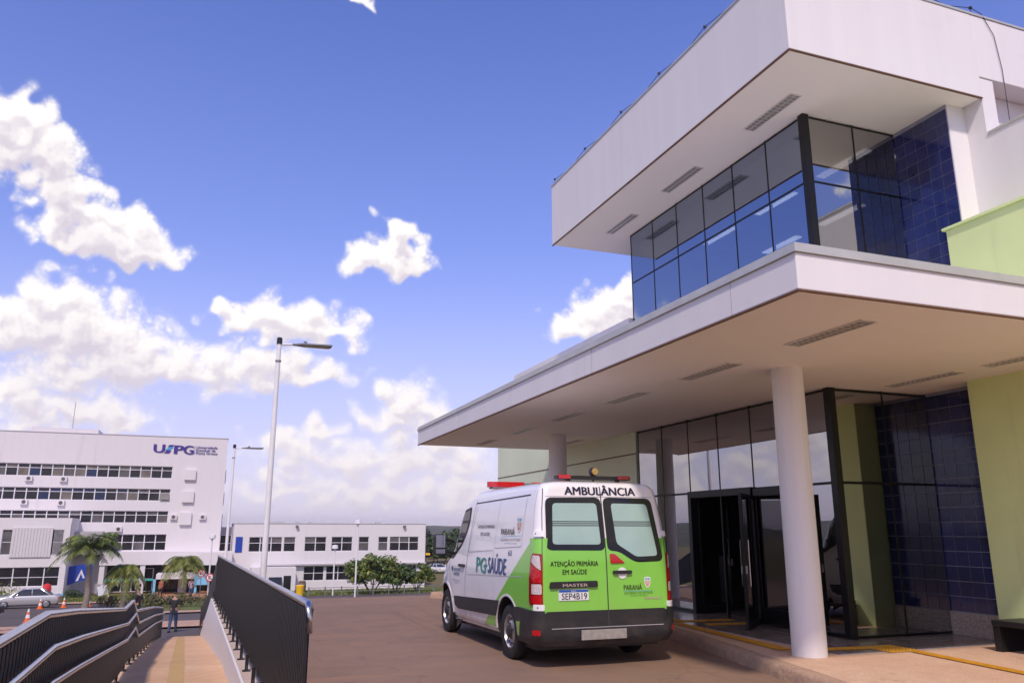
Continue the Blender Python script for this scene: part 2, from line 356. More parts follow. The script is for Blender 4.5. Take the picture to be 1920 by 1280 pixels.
def copy_tree(o, parent=None):
    c = o.copy(); col.objects.link(c); c.parent = parent
    for ch in [q for q in bpy.data.objects if q.parent == o]: copy_tree(ch, c)
    return c
def struct(o): o['kind'] = 'structure'; return o
def wall_holes(mb, x0, x1, z0, z1, holes, yf, depth, mi=0):
    xs = sorted({x0, x1, *[h[0] for h in holes], *[h[1] for h in holes]}); zs = sorted({z0, z1, *[h[2] for h in holes], *[h[3] for h in holes]})
    for i in range(len(xs) - 1):
        for j in range(len(zs) - 1):
            cx_, cz_ = (xs[i] + xs[i + 1]) / 2, (zs[j] + zs[j + 1]) / 2
            if any(h[0] < cx_ < h[1] and h[2] < cz_ < h[3] for h in holes): continue
            mb.add([(xs[i], yf, zs[j]), (xs[i + 1], yf, zs[j]), (xs[i + 1], yf, zs[j + 1]), (xs[i], yf, zs[j + 1])], [(0, 1, 2, 3)], mi)
    for (a, b, c, e) in holes:
        y2 = yf + depth
        mb.add([(a, yf, c), (b, yf, c), (b, yf, e), (a, yf, e), (a, y2, c), (b, y2, c), (b, y2, e), (a, y2, e)], [(0, 1, 5, 4), (1, 2, 6, 5), (2, 3, 7, 6), (3, 0, 4, 7)], mi)
def textgeo(body, res=3):
    cu = bpy.data.curves.new('t', 'FONT'); cu.body = body; cu.size = 1; cu.resolution_u = res
    o = bpy.data.objects.new('t', cu); col.objects.link(o)
    dg = bpy.context.evaluated_depsgraph_get(); me = bpy.data.meshes.new_from_object(o.evaluated_get(dg))
    vs = [(v.co.x, v.co.y) for v in me.vertices]; fs = [tuple(p.vertices) for p in me.polygons]
    bpy.data.objects.remove(o); bpy.data.curves.remove(cu); bpy.data.meshes.remove(me)
    x0, x1 = min(v[0] for v in vs), max(v[0] for v in vs); y0, y1 = min(v[1] for v in vs), max(v[1] for v in vs)
    return [((x - x0) / (x1 - x0), (y - y0) / (y1 - y0)) for x, y in vs], fs, x1 - x0
def text(name, body, f, mats, parent, bold=0.0):
    """f maps (0..1, 0..1) of the lettering's box to a point"""
    vs, fs, em = textgeo(body); bm = bmesh.new()
    for k, (sx_, sy_) in enumerate(((0, 0), (-1, .5), (1, -.5)) if bold else ((0, 0),)):
        bv = [bm.verts.new((a + sx_ * bold / em * 1.3, b + sy_ * bold * .6, k)) for a, b in vs]
        for q in fs:
            try: bm.faces.new([bv[i] for i in q])
            except ValueError: pass
    for ax, n_ in ((0, 14), (1, 6)):
        for k in range(1, n_):
            co = [0, 0, 0]; co[ax] = k / n_ + 1e-4; no = [0, 0, 0]; no[ax] = 1
            bmesh.ops.bisect_plane(bm, geom=bm.verts[:] + bm.edges[:] + bm.faces[:], dist=1e-6, plane_co=co, plane_no=no)
    bm.verts.index_update(); mb = MB(); mb.add([f(v.co.x, v.co.y, round(v.co.z) * .0007) for v in bm.verts], [tuple(v.index for v in q.verts) for q in bm.faces]); bm.free()
    return mb.build(name, mats, parent)

# ------------------------------------------------------------------ ground, roads, pavements
def low(y): return -2.7 - .041 * (min(max(y, 37), 95) - 37)
def roadz(y): return 0.0 if y < 20.5 else max(-.13 * (y - 20.5) ** 2 / 3 if y < 22 else -.0975 - .13 * (y - 22), low(y) + .02)
def gh(x, y):
    l = low(y)
    if x > .93 and y < 100: return max(l, (-.06 if y < 21 else roadz(y) - .06))
    if x > -1.3 and y < 6.5: return -.06
    return l
def frange(a, b, n): return [a + (b - a) * i / n for i in range(n + 1)]
xs = [-3500, -1500, -600, -250, -120] + frange(-70, -6, 16) + [-4, -2.5, -1.35, -1.29, -.5, .3, .90, .96, 1.2, 2.5] + frange(4, 60, 14) + [90, 160, 300, 700, 1600, 3500]
ys = [-3500, -1500, -500, -200, -80, -30, -12, 0, 6.3, 6.6, 10, 15, 20, 20.5, 21, 21.5, 22, 24] + frange(27, 100, 26) + [100.1, 115, 140, 180, 260, 500, 1500, 4000]
struct(MB().grid([[(x, y, gh(x, y)) for x in xs] for y in ys]).build('ground', 'earth_grass'))
yr = [-25, -10, 0, 5, 6.3, 6.41, 10, 15, 20.5, 20.8, 21.2, 21.6, 22, 24, 27, 30, 35, 40, 46, 50]
road = MB().grid([[(x, y, roadz(y)) for x in ((.45 if y < 6.4 else .87 - .0231 * (y - 6.5)), 2, 4, 6, 10, 20, 45)] for y in yr])
struct(road.build('road', 'asphalt', smooth=True))
struct(MB().box(-1.3, .45, -14, 6.6, -.05, .002).build('landing', 'asphalt'))
def strip(name, m, x0, x1, y0, y1, dz, n=6):
    return struct(MB().grid([[(x, y, low(y) + dz) for x in frange(x0, x1, 8)] for y in frange(y0, y1, n)]).build(name, m))
strip('street', 'street_asphalt', -90, 4, 37.3, 42.9, .012)
strip('pavement', 'pavement', -90, 4, 42.9, 47.6, .10)
strip('street', 'street_asphalt', -90, 30, 47.6, 58.4, .012)
strip('pavement', 'pavement', -6.5, 30, 56.2, 58.6, .10)
strip('street', 'street_asphalt', -90, -6.5, 58.4, 76, .02)
strip('pavement', 'pavement', -90, -1.5, 76, 79, .10)
strip('lawn', 'lawn', -16, -5.4, 79.2, 94, .03)
strip('lawn', 'lawn', -6.3, -.2, 59, 75.5, .03)
strip('lawn', 'lawn', 4, 34, 80.7, 96.5, .03)
strip('path', 'red_path', -5.2, 1.2, 79, 99, .05)
strip('street', 'street_asphalt', 3, 40, 58.4, 80.5, .02)

# hospital pavement with a worn poured kerb
KERB = [(4.2, -8), (4.9, 0), (5.35, 4), (5.75, 6), (6.02, 6.9), (6.2, 7.7), (6.42, 8.8), (6.62, 9.8), (6.86, 11.2), (7.0, 12.6), (7.0, 15), (6.6, 17.2), (6.0, 18.9), (5.45, 19.8), (5.5, 20.2), (7.5, 20.6), (16, 20.6)]
def smooth_line(pts, k):
    out = []
    for i in range(len(pts) - 1):
        p0, p1, p2, p3 = [Vector(pts[max(0, min(len(pts) - 1, i + j))]) for j in (-1, 0, 1, 2)]
        for t in range(k):
            t /= k; out.append(.5 * ((2 * p1) + (p2 - p0) * t + (2 * p0 - 5 * p1 + 4 * p2 - p3) * t * t + (3 * p1 - p0 - 3 * p2 + p3) * t ** 3))
    return out + [Vector(pts[-1])]
kl = smooth_line(KERB, 10)
sw = MB(); rows = []
rnd = random.Random(3)
for i, p in enumerate(kl):
    a, b = kl[max(i - 1, 0)], kl[min(i + 1, len(kl) - 1)]; t = (b - a).normalized(); nrm = Vector((t.y, -t.x))
    j = lambda s: rnd.uniform(-s, s)
    w = [(-.03, -.06), (-.015 + j(.008), .03 + j(.01)), (0 + j(.008), .105 + j(.008)), (.02 + j(.006), .135 + j(.005)), (.05, .146 + j(.003)), (.17, .15 + j(.002)), (.175, .148)]
    rows.append([(p.x + nrm.x * o, p.y + nrm.y * o, z) for o, z in w])
kerb = struct(MB().grid(rows).build('kerb', 'kerb', smooth=True))
inner = [(r[-1][0], r[-1][1]) for r in rows]
sw = MB()
sw.add([(x, y, .148) for x, y in inner] + [(16, y, .148) for x, y in inner], [(i, i + 1, len(inner) + i + 1, len(inner) + i) for i in range(len(inner) - 1)])
struct(sw.build('sidewalk', 'concrete'))
# polished stone floor in front of the doors, in slabs, and yellow tactile strips on it
gf = struct(MB().box(7.42, 10.48, 8.30, 16.2, .10, .1515).build('stone_floor', 'grout'))
sl = MB().box(-.37, .37, -.37, .37, 0, .003).mesh('floor_slab', 'granite')
for i in range(4):
    for j in range(10): link('floor_slab', sl, gf, (7.81 + i * .76, 8.69 + j * .76, .1520))
def tact(pts, w, name='tactile_strip'):
    mb = MB(); n = 0
    for (a, b) in zip(pts[:-1], pts[1:]):
        a, b = Vector((*a, 0)), Vector((*b, 0)); L = (b - a).length; t = (b - a) / L; q = Vector((-t.y, t.x, 0)) * w / 2
        mb.add([(a + q) + Vector((0, 0, .159)), (a - q) + Vector((0, 0, .159)), (b - q) + Vector((0, 0, .159)), (b + q) + Vector((0, 0, .159))], [(0, 1, 2, 3)])
        for k in range(4):
            o = (k - 1.5) * w / 4
            mb.obox((a + b) / 2 + Vector((-t.y, t.x, 0)) * o + Vector((0, 0, .161)), t * L / 2, Vector((-t.y, t.x, 0)) * w * .06, (0, 0, .003))
    return struct(mb.build(name, 'yellow_tactile'))
tact([(7.62, 14.5), (7.55, 12.0)], .22); tact([(7.35, 11.9), (7.05, 8.85)], .2); tact([(7.25, 8.72), (8.15, 8.62)], .2)
tact([(7.6, 12.1), (8.5, 12.0)], .22); tact([(7.7, 11.55), (8.45, 11.45)], .22); tact([(8.5, 8.15), (8.22, 5.5)], .16)
tb = MB().box(8.15, 8.62, 8.2, 8.72, .154, .159)
for i in range(9):
    for j in range(9): tb.lathe([(.016, 0), (.011, .005)], (8.18 + i * .055, 8.24 + j * .055, .159), n=6)
struct(tb.build('tactile_plate', 'yellow_tactile'))

# ------------------------------------------------------------------ ramp beside the road, its wall and fences
RZ = [(6.6, .004), (14.2, -.62), (16.2, -.68), (20, -1.05), (27, -1.62), (37.4, -2.66)]
def ip(tab, x):
    if x <= tab[0][0]: return tab[0][1]
    for (a, b), (c, e) in zip(tab[:-1], tab[1:]):
        if x <= c: return b + (e - b) * (x - a) / (c - a)
    return tab[-1][1]
xl = lambda y: -1.16 - .0205 * (y - 14) - .06; xr = lambda y: .43 - .0195 * (y - 14)
ramp = struct(link('ramp', None)); 
yy = frange(6.6, 37.4, 20)
for a, b in zip(yy[:-1], yy[1:]):
    a2, b2 = a + .008, b - .008
    mb = MB(); P = [(xl(a2), a2), (xr(a2) + .1, a2), (xr(b2) + .1, b2), (xl(b2), b2)]
    mb.add([(x, y, ip(RZ, y)) for x, y in P] + [(x, y, ip(RZ, y) - .25) for x, y in P], [(0, 1, 2, 3), (4, 5, 6, 7), (0, 1, 5, 4), (1, 2, 6, 5), (2, 3, 7, 6), (3, 0, 4, 7)])
    mb.build('ramp_slab', 'ramp_concrete', ramp)
ground_mat('ledge', (.56, .44, .37), (.62, .50, .43), (.50, .37, .30), .8, 5.0)
ground_mat('guide', (.60, .40, .17), (.56, .36, .16), (.50, .33, .17), .8, 5.0)
mb = MB(); m0 = lambda y: xl(y) * .45 + xr(y) * .55
mb.grid([[(m0(y) - .12, y, ip(RZ, y) + .005), (m0(y) + .12, y, ip(RZ, y) + .005)] for y in frange(8, 37, 40)])
mb.build('guide_strip', 'guide', ramp)

# white retaining wall along the ramp, with a concrete ledge on top
fx = lambda y: .75 - .0231 * (y - 6.5)
LEDGE = [(6.5, -.05), (26, -.30), (29, -.9), (37.2, -2.55)]
rw = thing('retaining_wall', 'white retaining wall along the ramp with a bare concrete ledge under the black fence', 'wall', (.5, 7, 0))
def rwall(mb, w0, w1, zt, zb, Y):
    rows = [[(w0(y), y, zb(y)), (w0(y), y, zt(y)), (w1(y), y, zt(y)), (w1(y), y, zb(y))] for y in Y]; mb.grid(rows)
    for r in (rows[0], rows[-1]): mb.add(r, [(0, 1, 2, 3)])
YW = frange(6.6, 26, 16) + [27, 28, 29, 31, 34, 37.2]
mb = MB(); rwall(mb, lambda y: xr(y) - .01, lambda y: xr(y) + .16, lambda y: ip(LEDGE, y) - .004, lambda y: -4.2, YW)
o = mb.build('wall_face', 'white_wall', rw); o.matrix_parent_inverse = Matrix.Translation((-.5, -7, 0))
mb = MB(); rwall(mb, lambda y: xr(y) + .02, lambda y: fx(y) + .12, lambda y: ip(LEDGE, y) + .006, lambda y: ip(LEDGE, y) - .1, YW)
o = mb.build('ledge', 'ledge', rw); o.matrix_parent_inverse = Matrix.Translation((-.5, -7, 0))

def rel(o, root): o.parent = root; o.matrix_parent_inverse = Matrix.Translation(-Vector(root.location)); return o
# fence on the wall
ff = thing('slatted_fence', 'black slatted metal fence with a steel top rail on the white retaining wall', 'fence', (.6, 10, 0))
ftop = lambda y: 1.10 - .0103 * (y - 6.5)
yend = 26.0
rel(MB().tube([(fx(6.4) , 6.36, ftop(6.4) - .20), (fx(6.4), 6.36, ftop(6.4) - .03)] + [(fx(y), y, ftop(y)) for y in frange(6.45, yend, 14)], .028, 10).build('top_rail', 'steel', None, smooth=True), ff)
mb = MB()
n = 0; y = 6.42
while y < yend:
    zb = ip(LEDGE, y) + .13; mb.box(fx(y) - .022, fx(y) + .004, y, y + .075, zb, ftop(y) - .03); y += .10
rel(mb.build('slat_panel', 'fence_black', None, kind='stuff'), ff)
mb = MB(); mb.grid([[(fx(y) + .006, y, ip(LEDGE, y) + .13), (fx(y) + .006, y, ftop(y) - .03)] for y in frange(6.42, yend, 12)])
mb.grid([[(fx(y) + .012, y, ip(LEDGE, y) + .13), (fx(y) + .012, y, ftop(y) - .03)] for y in frange(6.42, yend, 12)])
rel(mb.build('backing_sheet', 'fence_black'), ff)
rel(MB().tube([(fx(y) - .008, y, ip(LEDGE, y) + .12) for y in frange(6.42, yend, 12)], .022, 6).build('bottom_rail', 'black_paint'), ff)
pm = MB().box(-.02, .02, -.02, .02, 0, .2).prism([(-.05, 0), (.05, 0), (.02, .07), (-.02, .07)], -.004, .004, f=lambda a, b, c: (c, a, b)).box(-.05, .05, -.06, .06, 0, .012).mesh('post', 'black_paint')
for y in frange(6.9, 25.6, 17): rel(link('post', pm, None, (fx(y) - .06, y, ip(LEDGE, y) + .004)), ff)
# its lower end drops beside the ramp
mb = MB(); Q = [(fx(26), 26, ftop(26)), (fx(26) - .1, 28.0, .2), (fx(26) - .2, 31, -.62), (fx(26) - .4, 37, -1.5)]
for a, b in zip(Q[:-1], Q[1:]):
    zb = [ip(LEDGE, q[1]) + .13 for q in (a, b)]
    mb.add([(a[0], a[1], zb[0]), (b[0], b[1], zb[1]), b, a, (a[0] + .02, a[1], zb[0]), (b[0] + .02, b[1], zb[1]), (b[0] + .02, b[1], b[2]), (a[0] + .02, a[1], a[2])], [(0, 1, 2, 3), (4, 5, 6, 7), (0, 1, 5, 4), (2, 3, 7, 6), (1, 2, 6, 5), (0, 3, 7, 4)])
rel(mb.build('descending_panel', 'fence_black'), ff)

# fence on the outer side of the ramp: three steel rails on a slatted panel
fr = thing('ramp_handrail_fence', 'black slatted ramp fence carrying three polished steel handrails', 'fence', (-1.05, 7, 0))
fxl = lambda y: -1.0 - .0175 * (y - 5)
TOPL = [(2, 1.06), (6.6, 1.07), (8.2, .95), (12.5, .59), (14.4, .43), (16.4, .40), (17.6, .12), (20, -.06), (26.5, -.56), (37.6, -1.52)]
for k, (dz, off) in enumerate(((0, .0), (-.22, .07), (-.46, .08))):
    rel(MB().tube([(fxl(y) + off, y, ip(TOPL, y) + dz) for y in [2, 4, 6.6, 7.2, 8.2, 10, 12.5, 14.4, 16.4, 17.6, 20, 23, 26.5, 32, 37.6]], .024 if k else .03, 10).build('handrail', 'steel', None, smooth=True), fr)
yb = lambda y: ip(RZ, y) + .10
mb = MB(); y = 2.0
while y < 37.5:
    mb.box(fxl(y) - .012, fxl(y) + .018, y, y + .07, yb(y), ip(TOPL, y) - .03); y += .105
rel(mb.build('slat_panel', 'fence_black', None, kind='stuff'), fr)
mb = MB(); mb.grid([[(fxl(y) - .016, y, yb(y)), (fxl(y) - .016, y, ip(TOPL, y) - .03)] for y in frange(2, 37.5, 60)])
mb.grid([[(fxl(y) - .022, y, yb(y)), (fxl(y) - .022, y, ip(TOPL, y) - .03)] for y in frange(2, 37.5, 60)])
rel(mb.build('backing_sheet', 'fence_black'), fr)
for y in frange(2.6, 37.3, 24): rel(link('post', pm, None, (fxl(y), y, ip(RZ, y) + .002)), fr)

# ------------------------------------------------------------------ hospital building
H = thing('hospital_building', 'white two-storey hospital entrance with glass corner, wide canopy and deep projecting roof', 'building', (10, 12, 0))
def hp(mb, name, m, parent=None, **kw): return rel(mb.build(name, m, None, **kw), H) if parent is None else mb.build(name, m, parent, **kw)
GX, GY0, GY1, TX, TY = 8.58, 9.32, 15.13, 10.5, 8.25
# upper roof: deep white box
mb = MB()
mb.box(7.15, 10.9, 7.9, 16.4, 8.30, 9.80); mb.box(10.9, 18, 7.902, 16.4, 8.67, 9.80)
ro = hp(mb, 'roof', 'white_wall', bevel=.012)
hp(MB().box(7.19, 10.86, 7.94, 16.36, 8.293, 8.3).add([], []), 'soffit', 'soffit_warm_bounce', ro)
hp(MB().box(7.135, 18, 7.885, 16.42, 9.80, 9.835), 'coping', 'coping', ro)
mb = MB(); e = .016
mb.box(7.145, 10.9, 7.895, 7.93, 8.283, 8.300); mb.box(7.145, 7.18, 7.93, 16.405, 8.283, 8.300); hp(mb, 'drip_edge', 'brown', ro)
# lightning conductor along the roof edge
mb = MB(); pts = []; yk = [16.3, 14.6, 12.9, 11.4, 9.9, 8.2]
for i, y in enumerate(yk):
    pts.append((7.2, y, 9.98))
    if i < len(yk) - 1: pts.append((7.22, (y + yk[i + 1]) / 2, 9.88))
mb.tube(pts, .006, 5); xk = [7.2, 8.6, 9.9, 11.0]
pts = []
for i, x in enumerate(xk):
    pts.append((x, 7.95, 9.98))
    if i < len(xk) - 1: pts.append(((x + xk[i + 1]) / 2, 7.95, 9.88))
mb.tube(pts, .006, 5); mb.tube([(11.0, 7.95, 9.98), (11.15, 7.89, 9.86), (11.35, 7.88, 9.5), (11.42, 7.88, 8.9), (11.43, 7.9, 8.0)], .006, 5)
for y in yk: mb.tube([(7.2, y, 9.8), (7.2, y, 9.97)], .006, 5); mb.lathe([(.0, -.03), (.028, -.015), (.028, .015), (0, .03)], (7.2, y, 9.98), n=8)
for x in xk: mb.tube([(x, 7.95, 9.8), (x, 7.95, 9.97)], .006, 5); mb.lathe([(.0, -.03), (.028, -.015), (.028, .015), (0, .03)], (x, 7.95, 9.98), n=8)
hp(mb, 'lightning_cable', 'black_paint', ro)
# canopy
mb = MB(); mb.box(4.76, 10.48, 5.42, 19.6, 3.75, 4.10)
ca = hp(mb, 'canopy', 'white_wall', bevel=.01)
hp(MB().box(4.80, 10.44, 5.46, 19.56, 3.742, 3.75), 'soffit', 'soffit_warm_bounce', ca)
mb = MB(); mb.box(4.735, 10.48, 5.395, 5.55, 4.10, 4.14); mb.box(4.735, 4.89, 5.55, 19.62, 4.10, 4.14)
mb.box(4.75, 10.48, 5.41, 5.55, 4.14, 4.19); mb.box(4.75, 4.89, 5.55, 19.61, 4.14, 4.19); hp(mb, 'coping', 'coping', ca)
mb = MB(); mb.box(4.755, 10.48, 5.415, 5.45, 3.733, 3.75); mb.box(4.755, 4.79, 5.45, 19.605, 3.733, 3.75); hp(mb, 'drip_edge', 'brown', ca)
for (x, y) in ((7.04, 8.38), (7.2, 16.35)):
    hp(MB().lathe([(.21, .149), (.205, 2), (.20, 3.745)], (x, y, 0), n=40), 'column', 'white_col', smooth=40)
for y in (6.4, 9.6, 12.8, 16.0): hp(MB().box(4.757, 4.76, y - .004, y + .004, 3.76, 4.10), 'joint', 'far_grey', ca)
# white walls of the upper floor
hp(MB().box(10.52, 10.9, 8.25, 8.55, 4.0, 8.29).box(10.9, 11.2, 1.0, 8.55, 4.0, 7.66).box(10.9, 11.2, 7.92, 8.55, 7.66, 8.66), 'wall', 'white_wall')
hp(MB().box(10.88, 11.24, .9, 7.9, 7.66, 7.70), 'wall_coping', 'coping')
hp(MB().box(11.2, 14, 8.28, 8.5, 6.5, 8.66), 'recess_wall', 'white_wall')
# green wall block
gw = hp(MB().box(10.1, 10.88, 1.0, 8.22, .14, 6.06), 'green_wall', 'green_wall', bevel=.008)
hp(MB().box(10.06, 10.9, .96, 8.26, 6.06, 6.10), 'coping', 'green_wall', gw)
fg = hp(MB().box(8.58, 18, 15.25, 24.3, .0, 6.1), 'green_wall', 'green_far')
hp(MB().box(8.5, 18, 15.2, 22.6, 6.1, 6.32), 'parapet', 'white_wall', fg)
hp(MB().box(8.572, 8.58, 15.25, 24.3, 3.26, 3.285), 'joint', 'brown', fg)
# blue tiled wall, tile by tile
tw = hp(MB().box(TX + .006, TX + .3, TY + .01, GY0 + .3, .14, 8.29), 'tile_wall', 'grout')
ts = .215; tm = MB().prism([(-ts / 2 + .005, -ts / 2 + .005), (ts / 2 - .005, -ts / 2 + .005), (ts / 2 - .005, ts / 2 - .005), (-ts / 2 + .005, ts / 2 - .005)], 0, .007, f=lambda a, b, c: (-c, a, b)).mesh('tile', 'tile_blue')
rt = random.Random(5)
for i in range(5):
    for j in range(38):
        z = .48 + (j + .5) * ts
        if z > 8.29 - ts / 2 or 3.64 < z < 4.25: continue
        o = link('tile', tm, tw, (TX + .006, TY + .01 + (i + .5) * ts, z)); o.rotation_euler = (0, rt.uniform(-.004, .004), rt.uniform(-.004, .004))
hp(MB().box(TX - .03, TX + .02, TY - .02, GY0, .15, .47), 'skirting', 'stone_base', tw, bevel=.006)
# curtain wall: frames and panes, ground floor and upper floor
ym = frange(GY0, GY1, 6)
def curtain(z0, z1, trans, gm_front, gm_side, skip=()):
    f = MB(); w = .013
    for i, y in enumerate(ym[1:]): f.box(GX - .006, GX + .05, y - w, y + w, z0, z1)
    f.box(GX - .045, GX + .075, GY0 - .045, GY0 + .075, z0, z1)
    for z in (z0 + .03, z1 - .03, *trans):
        if z < .3: f.box(GX - .02, GX + .05, GY0, ym[2], z - .03, z + .03); f.box(GX - .02, GX + .05, ym[4], GY1, z - .03, z + .03)
        else: f.box(GX - .005, GX + .04, GY0 + .08, GY1, z - w, z + w)
        f.box(GX + .08, TX, GY0 - .011, GY0 + .04, z - w, z + w)
    for x in (GX + (TX - GX) * .53,): f.box(x - w, x + w, GY0 - .012, GY0 + .05, z0, z1)
    fo = hp(f, 'curtain_wall_frame', 'black_metal')
    zs = [z0, *trans, z1]
    for a, b in zip(zs[:-1], zs[1:]):
        for i in range(6):
            if (i, a) in skip: continue
            hp(MB().box(GX, GX + .012, ym[i] + w, ym[i + 1] - w, a + .02, b - .02), 'pane', gm_front, fo)
        xm = [GX + .05, GX + (TX - GX) * .53, TX - .01]
        for p, q in zip(xm[:-1], xm[1:]): hp(MB().box(p + w, q - w, GY0 - .005, GY0 + .007, a + .02, b - .02), 'pane', gm_side, fo)
    return fo
lowf = curtain(.15, 3.74, (2.33,), 'glass_lower', 'glass_side', skip=((2, .15), (3, .15)))
upf = curtain(4.15, 8.29, (7.12,), 'glass_upper', 'glass_side')
# door frame, open leaf, fixed glazed leaf
df = hp(MB().box(GX - .07, GX + .1, 13.10, 13.20, .15, 2.36).box(GX - .07, GX + .1, 11.28, 11.36, .15, 2.36).box(GX - .07, GX + .1, 11.36, 13.10, 2.24, 2.36), 'door_frame', 'black_metal')
def leaf(name, a, b, z0, z1, par):
    a, b = Vector((*a, 0)), Vector((*b, 0)); t = (b - a).normalized(); n_ = Vector((-t.y, t.x, 0)); L = (b - a).length
    mb = MB()
    for (s0, s1, c0, c1) in ((0, .07, z0, z1), (L - .07, L, z0, z1), (.07, L - .07, z0, z0 + .1), (.07, L - .07, z1 - .07, z1)):
        mb.obox(a + t * (s0 + s1) / 2 + Vector((0, 0, (c0 + c1) / 2)), t * (s1 - s0) / 2, n_ * .022, (0, 0, (c1 - c0) / 2))
    do = hp(mb, name, 'black_metal')
    m2 = MB(); m2.obox(a + t * L / 2 + Vector((0, 0, (z0 + z1) / 2)), t * (L / 2 - .07), n_ * .004, (0, 0, (z1 - z0) / 2 - .08)); hp(m2, 'pane', 'glass_side', do)
    m3 = MB()
    for s in (-1, 1): p = a + t * (L - .14) + n_ * .06 * s; m3.tube([p + Vector((0, 0, .8)), p + Vector((0, 0, 1.5))], .012, 8)
    m3.obox(a + t * (L - .035) + Vector((0, 0, 1.05)), t * .02, n_ * .05, (0, 0, .06)); hp(m3, 'handle', 'steel', do)
leaf('door', (8.54, 11.27), (7.80, 10.62), .17, 2.22, df)
leaf('door', (8.66, 13.08), (9.5, 13.3), .17, 2.22, df)
hp(MB().box(GX - .05, GX - .03, 10.32, 11.24, .15, .42).box(GX - .05, GX - .03, 10.32, 11.24, 2.2, 2.33).box(GX - .05, GX - .03, 10.3, 10.38, .42, 2.2).box(GX - .05, GX - .03, 11.18, 11.25, .42, 2.2), 'side_light_frame', 'black_metal')
# rooms behind the glass
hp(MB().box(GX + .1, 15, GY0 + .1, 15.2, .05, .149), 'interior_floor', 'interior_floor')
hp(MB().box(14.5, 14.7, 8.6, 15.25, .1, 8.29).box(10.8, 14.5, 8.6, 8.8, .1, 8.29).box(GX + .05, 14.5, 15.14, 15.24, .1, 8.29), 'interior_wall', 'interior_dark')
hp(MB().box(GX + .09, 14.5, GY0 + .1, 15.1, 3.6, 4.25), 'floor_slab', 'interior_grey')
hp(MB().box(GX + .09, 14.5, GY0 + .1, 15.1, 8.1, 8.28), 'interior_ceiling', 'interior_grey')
for x in (10.2, 11.9):
    for y in (10.2, 12.1, 14.0):
        mb = MB()
        for k in range(12): mb.box(x - .09, x + .09, y - .6 + k * .1, y - .53 + k * .1, 8.07, 8.098)
        hp(mb, 'interior_lamp', 'lamp_lit', kind='stuff')
hp(MB().box(11.2, 12.4, 12.2, 12.6, .15, 1.1), 'reception_desk', 'interior_grey')
# bench
bn = thing('bench', 'black block bench standing against the green wall at the right edge', 'bench', (9.75, 6.8, .15))
rel(MB().box(9.5, 10.08, 5.3, 7.85, .46, .53).build('seat', 'black_paint', None, bevel=.01), bn)
for y in (5.3, 7.75): rel(MB().box(9.52, 10.06, y, y + .1, .148, .46).build('leg', 'black_paint'), bn)
rel(MB().box(9.95, 10.06, 5.4, 7.75, .2, .455).build('back_panel', 'black_paint'), bn)

# recessed louvred lights
fm = MB(); LW, LL = .105, .6
fm.box(-LW, LW, -LL, -LL + .02, -.012, .004).box(-LW, LW, LL - .02, LL, -.012, .004).box(-LW, -LW + .016, -LL + .02, LL - .02, -.012, .004).box(LW - .016, LW, -LL + .02, LL - .02, -.012, .004).box(-.006, .006, -LL + .02, LL - .02, -.011, .003)
fm = fm.mesh('frame', 'louvre'); sm_ = MB().box(-LW + .017, LW - .017, -.004, .004, -.010, .003).mesh('slat', 'louvre'); bm_ = MB().box(-LW + .016, LW - .016, -LL + .02, LL - .02, -.0035, -.002).mesh('reflector', 'louvre_back')
def light(x, y, z, label, grp_):
    t = thing('recessed_light', label, 'ceiling light', (x, y, z), 0, grp_)
    link('frame', fm, t); link('reflector', bm_, t)
    for k in range(13): link('slat', sm_, t, (0, -LL + .02 + (k + .5) * (2 * LL - .04) / 13, 0))
WORDS = ['nearest', 'second', 'third', 'fourth', 'fifth', 'farthest']
for k, y in enumerate((6.62, 8.88, 11.22, 13.55, 15.9, 18.3)): light(6.16, y, 3.738, f'louvred light in the canopy soffit, {WORDS[k]} of the row along its road edge', 'lights in the canopy soffit')
light(9.35, 8.3, 3.738, 'louvred light in the canopy soffit beside the blue tiled wall', 'lights in the canopy soffit')
light(9.35, 6.7, 3.738, 'louvred light in the canopy soffit above the black bench', 'lights in the canopy soffit')
light(8.1, 17.6, 3.738, 'louvred light in the canopy soffit by the far pale green wall', 'lights in the canopy soffit')
for k, y in enumerate((9.45, 12.15, 14.6)): light(8.06, y, 8.289, f'louvred light in the high roof soffit, {["nearest its corner", "middle of three", "farthest of three"][k]}', 'lights in the roof soffit')

# ------------------------------------------------------------------ ambulance van
mat('van_white', (.84, .83, .86), .22, var=.012, coat=.6, spec=.5)
mat('van_green', (.22, .60, .07), .25, var=.02, coat=.6)
mat('van_plastic', (.020, .019, .023), .55, var=.1, scale=10)
mat('van_glass', (.010, .010, .012), .05, var=0, spec=.4)
mat('van_frost', (.33, .49, .47), .12, var=.05, scale=1.5, coat=.6)
mat('van_cab', (.03, .03, .035), .05, var=0, spec=.8)
mat('lens_red', (.46, .008, .012), .12, var=0, coat=.5)
mat('lens_dark_red', (.28, .006, .01), .12, var=0, coat=.5)
mat('lens_clear', (.62, .56, .56), .12, var=.2, scale=60, coat=.5)
mat('lens_amber', (.38, .26, .08), .2, var=0)
mat('ink_navy', (.012, .012, .05), .4, var=0); mat('ink_black', (.015, .017, .015), .4, var=0)
mat('ink_blue', (.008, .06, .22), .4, var=0); mat('ink_teal', (.02, .25, .22), .4, var=0); mat('ink_grey', (.13, .13, .17), .5, var=0)
mat('ink_line', (.10, .40, .62), .5, var=0); mat('crest_white', (.75, .74, .72), .5, var=0); mat('crest_red', (.55, .13, .05), .5, var=0)
mat('ink_darkgreen', (.05, .16, .03), .5, var=0)
mat('chrome', (.75, .74, .75), .15, metal=1, var=0)
mat('wheel_steel', (.50, .49, .52), .35, metal=.85, var=.06)
mat('mirror', (.32, .32, .36), .06, metal=1, var=0); mat('seam', (.05, .05, .055), .6, var=0); mat('seam_light', (.45, .44, .47), .5, var=0)
